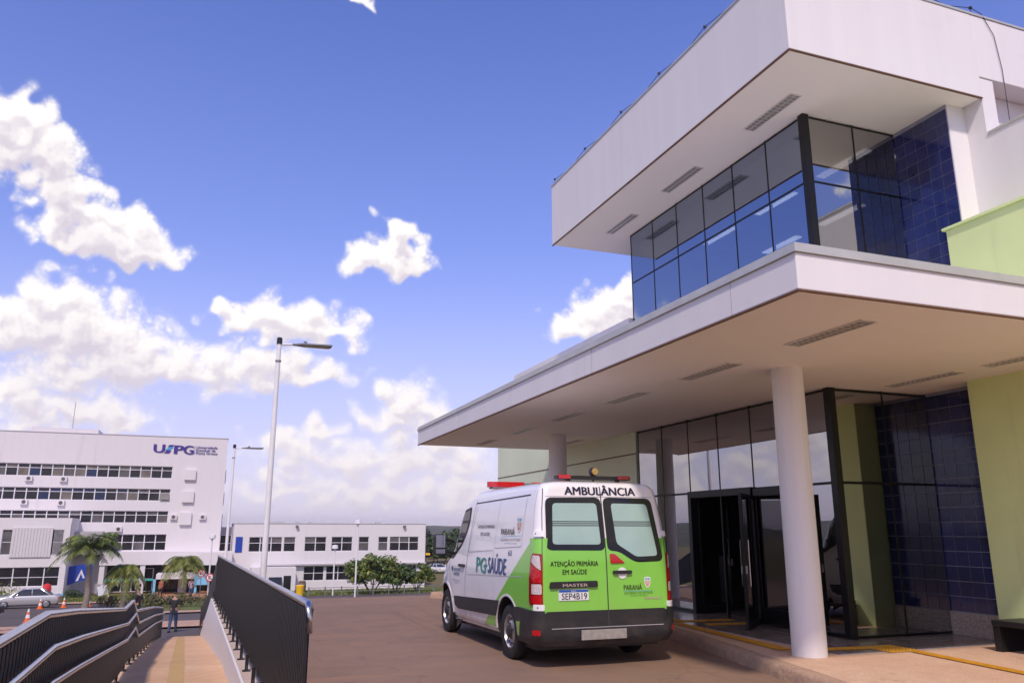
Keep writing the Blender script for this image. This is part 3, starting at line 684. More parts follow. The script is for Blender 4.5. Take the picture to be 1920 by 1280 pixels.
mat('plate_white', (.74, .74, .78), .4, var=0); mat('plate_blue', (.02, .09, .42), .4, var=0)
mat('worn_plate', (.40, .37, .35), .5, metal=.3, var=.12, scale=14)
for q in ('van_white', 'van_green'): overlay(q, (.36, .24, .17), lambda t, p: M(t, 'MULTIPLY', nfac(t, p, (1, 1, 1.6), 2.2, .35, .75, .55), zmask(t, p, 1.05, .25)))
overlay('van_plastic', (.15, .11, .085), lambda t, p: M(t, 'MULTIPLY', nfac(t, p, (1, 1, 1.5), 3.0, .4, .75, .35), zmask(t, p, .8, .25)))
V0 = Vector((4.77, 9.35, 0))
V = thing('ambulance_van', 'white and bright green ambulance van parked beside the kerb under the canopy', 'ambulance', V0)
HW = [(.28, .90), (.34, .945), (.5, .965), (.75, .972), (1.05, .968), (1.3, .955), (1.55, .935), (1.8, .912), (2.0, .885), (2.1, .866), (2.17, .845), (2.215, .815), (2.245, .765), (2.27, .64), (2.287, .42), (2.296, .2)]
UR = [(.28, .06), (.34, .0), (1.3, .0), (1.55, .025), (2.0, .085), (2.17, .112), (2.215, .13), (2.245, .16), (2.27, .23), (2.287, .45), (2.296, .9)]
UF = [(.28, 4.72), (.4, 4.8), (.6, 4.86), (.85, 4.84), (1.0, 4.72), (1.12, 4.5), (1.22, 4.2), (1.32, 3.98), (1.6, 3.80), (1.86, 3.61), (2.05, 3.43), (2.14, 3.28), (2.22, 3.05), (2.26, 2.85), (2.285, 2.5), (2.296, 2.0)]
RFT = [(.28, .9), (1.0, .9), (1.3, .55), (2.0, .40), (2.2, .5), (2.296, .5)]
def loft_contour(z, T, nr=8, nc=7, ns=40, nf=12):
    hw, ur, uf, rf, rc = ip(T[0], z), ip(T[1], z), ip(T[2], z), ip(T[3], z), T[4]; rc = min(rc, hw * .5); P = []
    for i in range(nr): P.append((i / nr * (hw - rc), ur))
    for i in range(nc): w = math.pi / 2 * i / nc; P.append((hw - rc + rc * math.sin(w), ur + rc - rc * math.cos(w)))
    for i in range(ns): P.append((hw, ur + rc + (uf - rf - ur - rc) * i / ns))
    for i in range(nf + 1):
        w = math.pi / 2 * i / nf; e = 2 / 2.7
        P.append((hw * max(0, math.cos(w)) ** e, uf - rf + rf * max(0, math.sin(w)) ** e))
    return P
VT = (HW, UR, UF, RFT, .13)
def loft_body(T, zs, mi=None):
    mb = MB(); rings = []
    for z in zs:
        h = loft_contour(z, T); rings.append([(v, u, z) for v, u in h] + [(-v, u, z) for v, u in h[-2:0:-1]])
    n = len(rings[0]); vs = [p for r in rings for p in r]; fs = []
    for i in range(len(rings) - 1):
        for k in range(n): fs.append((i * n + k, i * n + (k + 1) % n, (i + 1) * n + (k + 1) % n, (i + 1) * n + k))
    fs += [tuple(range(n)), tuple(range((len(rings) - 1) * n, len(rings) * n))]
    mb.add(vs, fs); return mb
def side_w(u, z, T=VT):
    hw, ur, uf, rf, rc = ip(T[0], z), ip(T[1], z), ip(T[2], z), ip(T[3], z), T[4]
    if u < ur + rc: q = max(0, min(1, (ur + rc - u) / rc)); return hw - rc + rc * math.sqrt(1 - q * q)
    if u > uf - rf: q = max(0, min(1, (u - uf + rf) / rf)); return hw * (1 - q ** 2.7) ** (1 / 2.7)
    return hw
def mside(sg): return lambda u, z, o: (sg * (side_w(u, z) + o), u, z)
def mrear(v, z, o):
    hw, ur, rc = ip(HW, z), ip(UR, z), VT[4]; a = abs(v)
    if a > hw - rc: q = min(1, (a - hw + rc) / rc); ur += rc - rc * math.sqrt(1 - q * q)
    return (v, ur - o, z)
def mwrap(sg):
    def f(s, z, o):
        P = loft_contour(z, VT, 8, 12, 40, 12); acc = 0
        for a, b in zip(P[:-1], P[1:]):
            L = math.hypot(b[0] - a[0], b[1] - a[1])
            if acc + L >= s or b is P[-1]:
                t = (s - acc) / max(L, 1e-9); nx, ny = (b[1] - a[1]) / L, -(b[0] - a[0]) / L
                return (sg * (a[0] + (b[0] - a[0]) * t + nx * o), a[1] + (b[1] - a[1]) * t + ny * o, z)
            acc += L
    return f
def conform(poly, f, off=.003, du=.08, dz=.06, inner=None):
    bm = bmesh.new(); fv = [bm.verts.new((a, b, 0)) for a, b in poly]; bm.faces.new(fv)
    bmesh.ops.triangulate(bm, faces=bm.faces[:])
    for ax, st in ((0, du), (1, dz)):
        lo, hi = min(p[ax] for p in poly), max(p[ax] for p in poly); k = math.floor(lo / st) + 1
        while k * st < hi:
            co = [0, 0, 0]; co[ax] = k * st + 1e-4; no = [0, 0, 0]; no[ax] = 1
            bmesh.ops.bisect_plane(bm, geom=bm.verts[:] + bm.edges[:] + bm.faces[:], dist=1e-5, plane_co=co, plane_no=no); k += 1
    if inner is not None:
        be = [e_ for e_ in bm.edges if len(e_.link_faces) == 1]; r = bmesh.ops.extrude_edge_only(bm, edges=be)
        for v in r['geom']:
            if isinstance(v, bmesh.types.BMVert): v.co.z = 1
    bm.verts.index_update(); mb = MB()
    mb.add([f(v.co.x, v.co.y, off if v.co.z < .5 else inner) for v in bm.verts], [tuple(v.index for v in q.verts) for q in bm.faces]); bm.free(); return mb
def rr(x0, x1, z0, z1, r, n=5):
    P = []
    for cx_, cz_, a0 in ((x1 - r, z1 - r, 0), (x0 + r, z1 - r, 90), (x0 + r, z0 + r, 180), (x1 - r, z0 + r, 270)):
        for i in range(n + 1): w = R(a0 + 90 * i / n); P.append((cx_ + r * math.cos(w), cz_ + r * math.sin(w)))
    return P
def rpoly(pts, r=.04, n=4):
    out = []; m = len(pts)
    for i in range(m):
        p, a, b = Vector(pts[i]), Vector(pts[i - 1]), Vector(pts[(i + 1) % m]); d1, d2 = (a - p), (b - p); q = min(r, d1.length * .45, d2.length * .45)
        s0, s1 = p + d1.normalized() * q, p + d2.normalized() * q
        for k in range(n + 1): t = k / n; out.append(tuple(s0 * (1 - t) ** 2 + p * 2 * t * (1 - t) + s1 * t * t))
    return out
def vp(mb, name, m, parent=None, **kw): return mb.build(name, m, parent or V, **kw)
def sstrip(pts, w, f, off=.003, n=24):
    """thin strip along a polyline on a surface"""
    L = [];
    for a, b in zip(pts[:-1], pts[1:]):
        k = max(1, int(math.hypot(b[0] - a[0], b[1] - a[1]) / .06)); L += [(a[0] + (b[0] - a[0]) * i / k, a[1] + (b[1] - a[1]) * i / k) for i in range(k)]
    L.append(pts[-1]); rows = []
    for i, p in enumerate(L):
        a, b = Vector(L[max(i - 1, 0)]), Vector(L[min(i + 1, len(L) - 1)]); t = (b - a).normalized(); q = Vector((-t.y, t.x)) * w / 2
        rows.append([f(p[0] + q.x, p[1] + q.y, off), f(p[0] - q.x, p[1] - q.y, off)])
    return MB().grid(rows)
zs_ = [.28, .31, .34] + frange(.4, 2.1, 36) + [2.135, 2.17, 2.195, 2.22, 2.24, 2.26, 2.275, 2.285, 2.292, 2.296]
bmb = loft_body(VT, zs_); bo = bmb.build('body', ['van_white', 'van_plastic'], V, smooth=True)
WH = [(1.03, .345), (4.06, .345)]; AR = .45
cut = MB()
for (u, z) in WH:
    for sg in (-1, 1): cut.lathe([(AR, sg * .58), (AR, sg * 1.2)], (0, u, z), axis='x', n=48)
co_ = cut.build('cutter', ['van_plastic'])
co_.location = V0
bo.modifiers.new('b', 'BOOLEAN').object = co_; bo.modifiers['b'].solver = 'EXACT'; bo.modifiers['b'].material_mode = 'TRANSFER'
bpy.context.view_layer.update()
me_ = bpy.data.meshes.new_from_object(bo.evaluated_get(bpy.context.evaluated_depsgraph_get()))
bo.modifiers.clear(); bo.data = me_; me_.name = 'body'; bpy.data.objects.remove(co_)
me_.set_sharp_from_angle(angle=R(35))
vp(MB().box(-.85, .85, .25, 4.5, .2, .3), 'underbody', 'van_plastic')
# wheels
tyre = MB().lathe([(.215, -.09), (.29, -.10), (.325, -.09), (.345, -.06), (.345, .06), (.325, .09), (.29, .10), (.215, .09)], axis='x', n=40, cap=False)
rim = MB().lathe([(.222, -.085), (.205, -.088), (.195, -.05), (.17, -.045), (.115, -.072), (.075, -.078), (.06, -.095), (.0, -.098)], axis='x', n=40, cap=False).lathe([(.222, -.085), (.222, .08)], axis='x', n=40, cap=False)
cap = MB().lathe([(.078, -.06), (.078, -.1), (.05, -.118), (0, -.12)], axis='x', n=24)
hole = MB()
for k in range(14): w = 2 * math.pi * k / 14; hole.lathe([(.018, -.062), (.018, -.058)], (0, .158 * math.cos(w), .158 * math.sin(w)), axis='x', n=8)
for k in range(5): w = 2 * math.pi * k / 5; hole.lathe([(.014, -.095), (.014, -.07)], (0, .095 * math.cos(w), .095 * math.sin(w)), axis='x', n=6)
tm_, rm_, cm_, hm_ = tyre.mesh('tyre', 'tyre', 40), rim.mesh('rim', 'wheel_steel', 40), cap.mesh('hub_cap', 'van_plastic', 40), hole.mesh('wheel_holes', 'van_plastic')
for (u, z) in WH:
    for sg in (-1, 1):
        wq = link('wheel', tm_, V, (sg * .845, u, .345)); wq.rotation_euler = (.3 * u, 0, 0 if sg < 0 else math.pi)
        link('rim', rm_, wq); link('hub_cap', cm_, wq); link('wheel_holes', hm_, wq)
# green livery, side and rear
def arch(c, r, a0, a1, n=20): return [(c[0] + r * math.cos(R(a0 + (a1 - a0) * i / n)), c[1] + r * math.sin(R(a0 + (a1 - a0) * i / n))) for i in range(n + 1)]
gs = [(.0, .36), (.0, 1.55), (.17, 1.55), (2.06, .32)] + arch(WH[0], AR + .02, -3, 183)
for sg in (-1, 1): vp(conform(gs, mside(sg), .002), 'green_livery', 'van_green', smooth=True)
vp(conform([(-.955, .66), (.955, .66), (.945, 1.55), (-.945, 1.55)], mrear, .0025, .05, .08), 'green_livery', 'van_green', smooth=True)
for sg in (-1, 1): vp(conform([(.80, .66), (.80, 1.55), (1.12, 1.55), (1.12, .66)], mwrap(sg), .0035, .02, .08), 'green_livery', 'van_green', smooth=True)
# lower cladding and bumper
for sg in (-1, 1):
    fa = arch(WH[1], AR + .03, 0, 180, 16)
    vp(conform([(3.46, .49), (3.5, .62), (1.335, .71), (1.47, .50), (3.3, .44)], mside(sg), .016, inner=-.004), 'side_moulding', 'van_plastic', smooth=40)
    vp(conform(arch(WH[1], AR + .09, 178, 205, 5) + [(3.2, .29)] + arch(WH[1], AR + .01, 190, 178, 4), mside(sg), .008, inner=-.004), 'arch_flare', 'van_plastic')
    vp(conform(arch(WH[1], AR - .005, 0, 180, 24) + arch(WH[1], AR + .035, 180, 0, 24), mside(sg), .006, inner=-.01), 'arch_lip', 'van_white')
    vp(conform(arch(WH[0], AR - .005, 0, 180, 24) + arch(WH[0], AR + .025, 180, 0, 24), mside(sg), .006, inner=-.01), 'arch_lip', 'van_white')
bu = [(0, .265), (0, .475), (.74, .475), (.82, .51), (.855, .58), (.86, .685), (1.45, .695), (1.62, .685)] + [(1.60, .60), (1.52, .45), (1.50, .275)]
for sg in (-1, 1):
    b_ = vp(conform(bu, mwrap(sg), .04, .05, .06, inner=-.005), 'rear_bumper', 'van_plastic', smooth=40)
    vp(conform([(1.42, .34), (1.48, .36), (1.50, .52), (1.36, .53)], mwrap(sg), .043), 'green_flash', 'van_green', b_)
    vp(conform(rr(.90, .985, .40, .465, .01), mwrap(sg), .046, inner=.03), 'reflector', 'lens_red', b_)
vp(conform([(-.885, .472), (-.885, .675), (.885, .675), (.885, .472)], mrear, .006, .08, .08, inner=-.01), 'lower_door_panel', 'van_plastic')
vp(MB().box(-.39, .235, -.062, -.048, .335, .452), 'step_plate', 'worn_plate', bevel=.004)
vp(sstrip([(-.78, .479), (.78, .479)], .008, mrear, .043), 'bumper_highlight', 'seam_light')  # highlight on the bumper ledge, painted as a light grey strip
# rear doors: seams, windows
vp(sstrip([(-.012, 2.25), (.0, 1.4), (.018, .48)], .014, mrear, .008), 'door_seam', 'seam')
for sg in (-1, 1): vp(sstrip([(sg * .80, 2.235), (sg * .845, 1.9), (sg * .875, 1.4), (sg * .885, .70)], .009, mrear, .005), 'door_seam', 'seam')
vp(sstrip([(-.79, 2.07), (.75, 2.075)], .008, mrear, .004), 'window_gasket', 'seam_light')
lw = vp(conform(rpoly([(-.80, 2.055), (-.018, 2.065), (.0, 1.395), (-.825, 1.405)], .085), mrear, .006, .06, .06), 'rear_window', 'van_glass', smooth=True)
vp(conform(rpoly([(-.705, 1.985), (-.085, 1.99), (-.06, 1.47), (-.735, 1.475)], .05), mrear, .0075), 'frosted_pane', 'van_frost', lw, smooth=True)
rw_ = vp(conform(rpoly([(.012, 2.065), (.725, 2.06), (.835, 1.255), (.42, 1.245), (.19, 1.385), (.03, 1.395)], .085), mrear, .006, .06, .06), 'rear_window', 'van_glass', smooth=True)
vp(conform(rpoly([(.125, 1.99), (.655, 1.985), (.755, 1.325), (.44, 1.315), (.165, 1.48)], .05), mrear, .0075), 'frosted_pane', 'van_frost', rw_, smooth=True)
for z in (1.70, 1.725, 1.75):
    vp(conform([(-.725, z), (-.07, z), (-.07, z + .011), (-.725, z + .011)], mrear, .009), 'stripe', 'ink_black', lw)
    vp(conform([(.14, z), (.70, z), (.70, z + .011), (.14, z + .011)], mrear, .009), 'stripe', 'ink_black', rw_)
vp(conform(rpoly([(.055, 1.355), (.12, 1.355), (.265, 1.24), (.06, 1.235)], .02), mrear, .016, inner=0), 'brake_light', 'lens_red')
# lamps wrapping the corners
for sg in (-1, 1):
    s0 = .875; tl = [(s0, .76), (s0, 1.36), (s0 + .13, 1.37), (s0 + .20, 1.30), (s0 + .235, 1.05), (s0 + .235, .80), (s0 + .20, .75)]
    to = vp(conform(tl, mwrap(sg), .016, .03, .06, inner=-.01), 'tail_light', 'lens_dark_red', smooth=50)
    vp(conform(rpoly([(s0 + .02, 1.16), (s0 + .03, 1.34), (s0 + .12, 1.345), (s0 + .17, 1.27)], .02), mwrap(sg), .0185, .03, .06), 'indicator_lens', 'lens_clear', to)
    vp(conform(rpoly([(s0 + .015, 1.02), (s0 + .015, 1.14), (s0 + .165, 1.25), (s0 + .20, 1.10), (s0 + .12, 1.02)], .02), mwrap(sg), .0185, .03, .06), 'brake_lens', 'lens_red', to)
    vp(conform(rpoly([(s0 + .015, .88), (s0 + .015, 1.0), (s0 + .15, 1.0), (s0 + .15, .88)], .02), mwrap(sg), .0185, .03, .06), 'reverse_lens', 'lens_clear', to)
    vp(conform(rpoly([(s0 + .015, .775), (s0 + .015, .865), (s0 + .16, .865), (s0 + .14, .775)], .02), mwrap(sg), .0185, .03, .06), 'fog_lens', 'lens_red', to)
    for z in (1.57, .69):
        h_ = vp(conform(rr(.84 if z > 1 else .86, .965 if z > 1 else .985, z, z + .072, .012), mwrap(sg), .03, .03, .05, inner=0), 'hinge', 'van_white')
        vp(conform(rr(.925, .94, z + .028, z + .044, .005), mwrap(sg), .033), 'bolt', 'seam', h_)
# rear writing, number plate, handle
def frear(x0, x1, z0, z1, o=.007): return lambda a, b, e=0: mrear(x0 + (x1 - x0) * a, z0 + (z1 - z0) * b, o + e)
text('lettering', 'AMBULÂNCIA', frear(-.52, .505, 2.095, 2.225), 'ink_navy', V, .025)
text('lettering', 'ATENÇÃO PRIMÁRIA', frear(-.775, -.115, 1.195, 1.285), 'ink_black', V, .014)
text('lettering', 'EM SAÚDE', frear(-.61, -.275, 1.11, 1.185), 'ink_black', V, .014)
mbar = vp(conform(rpoly([(-.795, .945), (-.78, 1.025), (-.14, 1.03), (-.135, .955)], .02), mrear, .03, inner=0), 'plate_lamp_bar', 'van_plastic', bevel=.004)
text('model_badge', 'MASTER', frear(-.62, -.28, .965, 1.0, .033), 'chrome', mbar, .02)
npl = vp(conform(rr(-.67, -.26, .80, .93, .008), mrear, .013, inner=0), 'number_plate', 'plate_white')
vp(conform(rr(-.667, -.263, .898, .927, .004), mrear, .0145), 'blue_band', 'plate_blue', npl)
text('lettering', 'BRASIL', frear(-.50, -.43, .906, .919, .0155), 'plate_white', npl)
text('lettering', 'SEP4B19', frear(-.63, -.285, .812, .888, .0155), 'ink_black', npl, .004)
hd = vp(MB().lathe([(.0, .0), (.065, .0), (.07, -.012), (.0, -.013)], (.225, 0, 1.115), axis='y', n=28), 'handle_cup', 'van_white', smooth=40)
vp(conform(rr(.085, .355, 1.105, 1.148, .018), mrear, .035, inner=.012), 'door_handle', 'van_plastic', hd)
def crest(f, x0, x1, z0, z1, par):
    S = lambda pts: [(x0 + (x1 - x0) * a, z0 + (z1 - z0) * b) for a, b in pts]
    sh = S([(.08, .95), (.5, 1), (.92, .95), (.92, .4), (.75, .14), (.5, 0), (.25, .14), (.08, .4)])
    c_ = vp(conform(sh, f, .0055), 'crest', 'crest_white', par)
    vp(conform(S([(.2, .62), (.8, .62), (.8, .42), (.68, .25), (.5, .14), (.32, .25), (.2, .42)]), f, .0065), 'crest_field', 'crest_red', c_)
    vp(conform(S([(.2, .86), (.8, .86), (.8, .70), (.2, .70)]), f, .0065), 'crest_band', 'ink_line', c_)
    for a in (.34, .5, .66): vp(conform(S([(a - .04, .6), (a + .04, .6), (a + .04, .3), (a - .04, .3)]), f, .0072), 'crest_pale', 'crest_white', c_)
    vp(conform(S([(.42, .72), (.58, .72), (.5, .85)]), f, .0072), 'crest_peak', 'crest_white', c_)
text('lettering', 'PARANÁ', frear(.24, .505, .905, .985), 'ink_black', V, .008)
vp(conform([(.24, .888), (.66, .888), (.66, .893), (.24, .893)], mrear, .006), 'rule', 'ink_line')
text('lettering', 'GOVERNO DO ESTADO', frear(.245, .66, .852, .88), 'ink_darkgreen', V)
text('lettering', 'SECRETARIA DA SAÚDE', frear(.33, .58, .828, .845), 'ink_darkgreen', V)
crest(mrear, .535, .64, .925, 1.065, V)
text('maker_badge', 'RENAULT', frear(.54, .80, .785, .815), 'chrome', V, .03)
# side: seams, panels, writing
for sg in (-1, 1):
    f = mside(sg)
    vp(sstrip([(2.90, .30), (2.93, .90), (2.82, 1.4), (2.68, 2.0), (2.64, 2.10)], .010, f, .004), 'door_seam', 'seam')
    vp(sstrip([(3.52, .30), (3.72, .80), (3.86, 1.16)], .008, f, .004), 'door_seam', 'seam')
    vp(sstrip([(2.66, 2.055), (.40, 2.10)], .016, f, .005), 'sliding_rail', 'seam')
    vp(sstrip([(1.60, .50), (1.62, 1.40), (1.52, 2.06)], .007, f, .004), 'panel_seam', 'seam_light')
    vp(sstrip([(2.86, .985), (.46, 1.065)], .009, f, .004), 'crease', 'seam_light')
    vp(sstrip([(2.56, 2.01), (2.82, 1.32), (1.66, 1.37)], .010, f, .004), 'panel_seam', 'seam_light')
    vp(sstrip([(1.58, 1.40), (.56, 1.44), (.50, 2.06)], .010, f, .004), 'panel_seam', 'seam_light')
    vp(sstrip([(.20, 2.20), (.19, 1.62)], .006, f, .004), 'panel_seam', 'seam_light')
    vp(sstrip([(3.62, .272), (1.5, .30)], .035, f, .004), 'sill', 'van_white')
    wd = vp(conform(rpoly([(2.86, 2.01), (3.28, 1.95), (3.47, 1.80), (3.68, 1.52), (3.82, 1.19), (3.62, 1.20), (3.2, 1.40), (2.98, 1.60), (2.86, 1.78)], .05), f, .004, .06, .05), 'door_window', 'van_plastic', smooth=True)
    vp(conform(rpoly([(2.92, 1.965), (3.26, 1.91), (3.40, 1.80), (3.43, 1.33), (3.2, 1.45), (3.02, 1.63), (2.92, 1.8)], .04), f, .006, .06, .05), 'glass', 'van_cab', wd, smooth=True)
    vp(conform(rpoly([(3.46, 1.74), (3.64, 1.50), (3.74, 1.25), (3.48, 1.31)], .02), f, .006, .06, .05), 'quarter_glass', 'van_cab', wd, smooth=True)
    vp(conform(rr(2.96, 3.24, 1.085, 1.125, .015), f, .035, inner=.0), 'door_handle', 'van_plastic')
    mr = vp(MB().obox((sg * 1.20, 3.66, 1.42), (.10, 0, 0), (0, .075, 0), (0, 0, .165)), 'wing_mirror', 'van_plastic', bevel=.045)
    vp(MB().obox((sg * 1.20, 3.578, 1.47), (.078, 0, 0), (0, .004, 0), (0, 0, .10)), 'mirror_glass', 'mirror', mr)
    vp(MB().obox((sg * 1.20, 3.578, 1.31), (.078, 0, 0), (0, .004, 0), (0, 0, .035)), 'mirror_glass', 'mirror', mr)
    vp(MB().tube([(sg * 1.12, 3.66, 1.50), (sg * .93, 3.72, 1.47)], .025, 8).tube([(sg * 1.12, 3.66, 1.32), (sg * .94, 3.72, 1.28)], .025, 8), 'mirror_arm', 'van_plastic', mr)
F = mside(-1)
def fside(u0, u1, z0, z1, o=.006, sk=0.0): return lambda a, b, e=0: F(u0 + (u1 - u0) * a, z0 + (z1 - z0) * b + sk * a, o + e)
text('lettering', 'ATENÇÃO PRIMÁRIA', fside(2.45, 1.66, 1.665, 1.735), 'ink_grey', V, .008)
text('lettering', 'EM SAÚDE', fside(2.28, 1.86, 1.57, 1.63), 'ink_grey', V, .008)
text('lettering', 'PARANÁ', fside(1.37, .83, 1.585, 1.69), 'ink_black', V, .012)
vp(conform([(1.37, 1.555), (.58, 1.575), (.58, 1.581), (1.37, 1.561)], F, .006), 'rule', 'ink_line')
text('lettering', 'GOVERNO DO ESTADO', fside(1.37, .60, 1.50, 1.535, .006, .01), 'ink_grey', V)
text('lettering', 'SECRETARIA DA SAÚDE', fside(1.22, .72, 1.465, 1.482, .006, .005), 'ink_grey', V)
crest(F, .79, .58, 1.61, 1.83, V)
text('lettering', 'P', fside(2.37, 2.20, 1.04, 1.255), 'ink_teal', V, .03); text('lettering', 'G', fside(2.17, 1.93, 1.04, 1.255), 'ink_teal', V, .03)
vp(conform([(2.02, 1.135), (1.86, 1.14), (1.86, 1.165), (2.02, 1.16)], F, .0065).add(*(lambda q: (q.v, q.f))(conform([(1.955, 1.08), (1.925, 1.08), (1.925, 1.22), (1.955, 1.22)], F, .0075))), 'cross', 'ink_teal')
text('lettering', 'SAÚDE', fside(1.83, 1.08, 1.055, 1.325), 'ink_blue', V, .03)
text('lettering', '63', fside(1.02, .89, 1.315, 1.385), 'ink_blue', V, .01)
text('lettering', 'PONTA', fside(3.56, 3.24, 1.005, 1.055), 'ink_blue', V, .01); text('lettering', 'GROSSA', fside(3.56, 3.24, .94, .99), 'ink_blue', V, .01)
vp(conform([(3.70, 1.05), (3.64, 1.085), (3.60, 1.04), (3.635, .985)], F, .006), 'city_emblem', 'ink_blue')
text('lettering', 'SECRETARIA MUNICIPAL', fside(3.62, 3.18, .855, .875), 'ink_grey', V); text('lettering', 'DE SAÚDE', fside(3.48, 3.3, .82, .84), 'ink_grey', V)
vp(MB().lathe([(.0, .0), (.045, .0), (.035, .03), (0, .034)], (-.885, .95, 1.86), axis='x', n=14), 'vent_cap', 'van_plastic')
# warning lights
lb = vp(MB().box(-.42, .70, .56, .68, 2.325, 2.375).box(-.25, -.21, .58, .66, 2.27, 2.325).box(.50, .54, .58, .66, 2.27, 2.325), 'light_bar', 'black_paint', bevel=.006)
for x0, x1 in ((-.40, -.22), (.50, .68)): vp(MB().box(x0, x1, .545, .70, 2.33, 2.383), 'red_lens', 'lens_red', lb, bevel=.006)
sp = vp(MB().lathe([(.0, -.05), (.055, -.05), (.06, .03), (.0, .04)], (.15, .60, 2.435), axis='y', n=20).tube([(.15, .62, 2.30), (.15, .62, 2.40)], .012, 6), 'work_lamp', 'black_paint')
vp(MB().lathe([(.0, 0), (.05, 0), (.045, -.012), (0, -.014)], (.15, .55, 2.435), axis='y', n=20), 'lens', 'lens_amber', sp)
bb = vp(MB().box(-.62, .62, 2.62, 2.84, 2.29, 2.315), 'beacon_base', 'grey_metal', bevel=.006)
for sg in (-1, 1): vp(MB().prism(rpoly([(0, -.11), (.48, -.11), (.60, -.05), (.60, .05), (.48, .11), (0, .11)], .03), 2.316, 2.40, f=lambda a, b, c, sg=sg: (sg * (a + .08), 2.73 + b * (1 - (c - 2.316) * 3), c)), 'beacon_lens', 'lens_red', bb)
vp(MB().box(-.075, .075, 2.64, 2.82, 2.316, 2.385), 'siren_box', 'grey_metal', bb, bevel=.01)
# windscreen and front, mostly out of sight
vp(conform([(-.72, 1.36), (.72, 1.36), (.60, 2.04), (-.60, 2.04)], lambda v, z, o: (v, ip(UF, z) - ip(RFT, z) + ip(RFT, z) * (1 - min(1, abs(v) / ip(HW, z)) ** 2.7) ** (1 / 2.7) + o, z), .006), 'windscreen', 'van_cab', smooth=True)
for sg in (-1, 1): vp(conform(rpoly([(4.45, .78), (4.7, .86), (4.62, 1.04), (4.40, 1.06)], .03), mside(sg), .008), 'headlight', 'lens_clear')
vp(conform([(-.8, .34), (.8, .34), (.8, .62), (-.8, .62)], lambda v, z, o: (v, ip(UF, z) - .9 + .9 * (1 - min(1, abs(v) / ip(HW, z)) ** 2.7) ** (1 / 2.7) + o, z), .02, inner=-.01), 'front_bumper', 'van_plastic')

# ------------------------------------------------------------------ university block and its low wing
def windows(root, band, x0, x1, z0, z1, y, ncol, zt, seed, kinds=('pane_dark', 'pane_grey', 'pane_dark', 'pane_dark', 'pane_grey', 'pane_dark', 'pane_tan', 'pane_navy'), open_p=.12, fw=.05):
    """a window: frame part with its panes as sub-parts, each opening split by a transom at zt"""
    rn = random.Random(seed); w = (x1 - x0) / ncol; mb = MB()
    for i in range(ncol + 1): mb.box(x0 + i * w - fw, x0 + i * w + fw, y, y + .12, z0, z1)
    for z in (z0 + fw * .6, z1 - fw * .6, *zt): mb.box(x0, x1, y + .01, y + .11, z - fw * .6, z + fw * .6)
    fo = rel(mb.build(band, 'win_frame'), root); zz = [z0, *zt, z1]
    for i in range(ncol):
        for a, b in zip(zz[:-1], zz[1:]):
            k = rn.choice(kinds); hw, hh = w / 2 - fw, (b - a) / 2 - fw * .6
            key = (round(hw, 3), round(hh, 3), k)
            if key not in PANES: PANES[key] = MB().box(-hw, hw, 0, .015, -2 * hh, 0).mesh('pane', k)
            o = link('pane', PANES[key], fo, (x0 + (i + .5) * w, y + .06, b - fw * .6))
            if rn.random() < open_p and a == z0: o.rotation_euler = (-.5, 0, 0)
    return fo
PANES = {}
UB = thing('university_block', 'tall white university block with dark window bands and UEPG lettering', 'building', (-10, 100, -5))
YA = 100.0
mb = MB()
holes = [(-28, -4.65, 7.42, 8.78), (-28, -4.65, 4.87, 6.22), (-28, -4.65, 2.42, 3.75), (-11.4, -4.60, -.58, 1.19), (-10.3, .9, -5.3, -2.12)]
wall_holes(mb, -34, 1.15, -6, 12.2, holes, YA, .35)
mb.box(-34, 1.15, YA + .36, YA + 14, -6, 12.2)
rel(mb.build('wall', 'far_white'), UB)
rel(MB().box(-34.1, 1.2, YA - .05, YA + 14, 12.2, 12.27).build('coping', 'far_grey'), UB)
rel(MB().box(-19.6, -12.9, YA + 1, YA + 6, 12.27, 12.85).build('penthouse', 'far_white'), UB)
rel(MB().tube([(-15.9, YA + 3, 12.8), (-15.9, YA + 3, 16.2)], .03, 5).build('aerial', 'grey_metal'), UB)
windows(UB, 'window_band', -28, -4.65, 7.42, 8.78, YA + .15, 21, (8.32,), 1)
windows(UB, 'window_band', -28, -4.65, 4.87, 6.22, YA + .15, 21, (5.78,), 2)
windows(UB, 'window_band', -28, -4.65, 2.42, 3.75, YA + .15, 21, (3.30,), 3, kinds=('pane_dark', 'pane_dark', 'pane_grey', 'pane_dark'))
windows(UB, 'window_band', -11.4, -4.60, -.58, 1.19, YA + .15, 6, (.32,), 4, kinds=('pane_dark', 'pane_dark', 'pane_grey'))
for (z0, z1, x0) in ((7.3, 8.45, -3.3), (4.75, 6.0, -3.32), (2.22, 3.6, -3.37)): rel(MB().box(x0, x0 + 1.22, YA - .32, YA, z0, z1).build('box_bay', 'far_white'), UB)
cu_ = MB().box(-.35, .35, -.3, 0, -.27, .27).mesh('air_conditioner', 'far_white'); fan_ = MB().lathe([(0, 0), (.2, 0), (.2, .01)], (0, -.315, 0), axis='y', n=14).mesh('fan_grille', 'pane_grey')
for (x, z) in ((-19.0, 7.12), (-15.65, 7.12), (-19.15, 4.62), (-15.6, 4.55), (-9.6, 1.75), (-4.05, 3.1), (-.95, 3.1)): q = rel(link('air_conditioner', cu_, None, (x, YA, z)), UB); link('fan_grille', fan_, q)
for z in (7.1, 4.55, 2.0): rel(MB().box(1.15, 1.24, YA + .6, YA + 2.4, z, z + 1.4).build('side_louvre', 'far_grey'), UB)
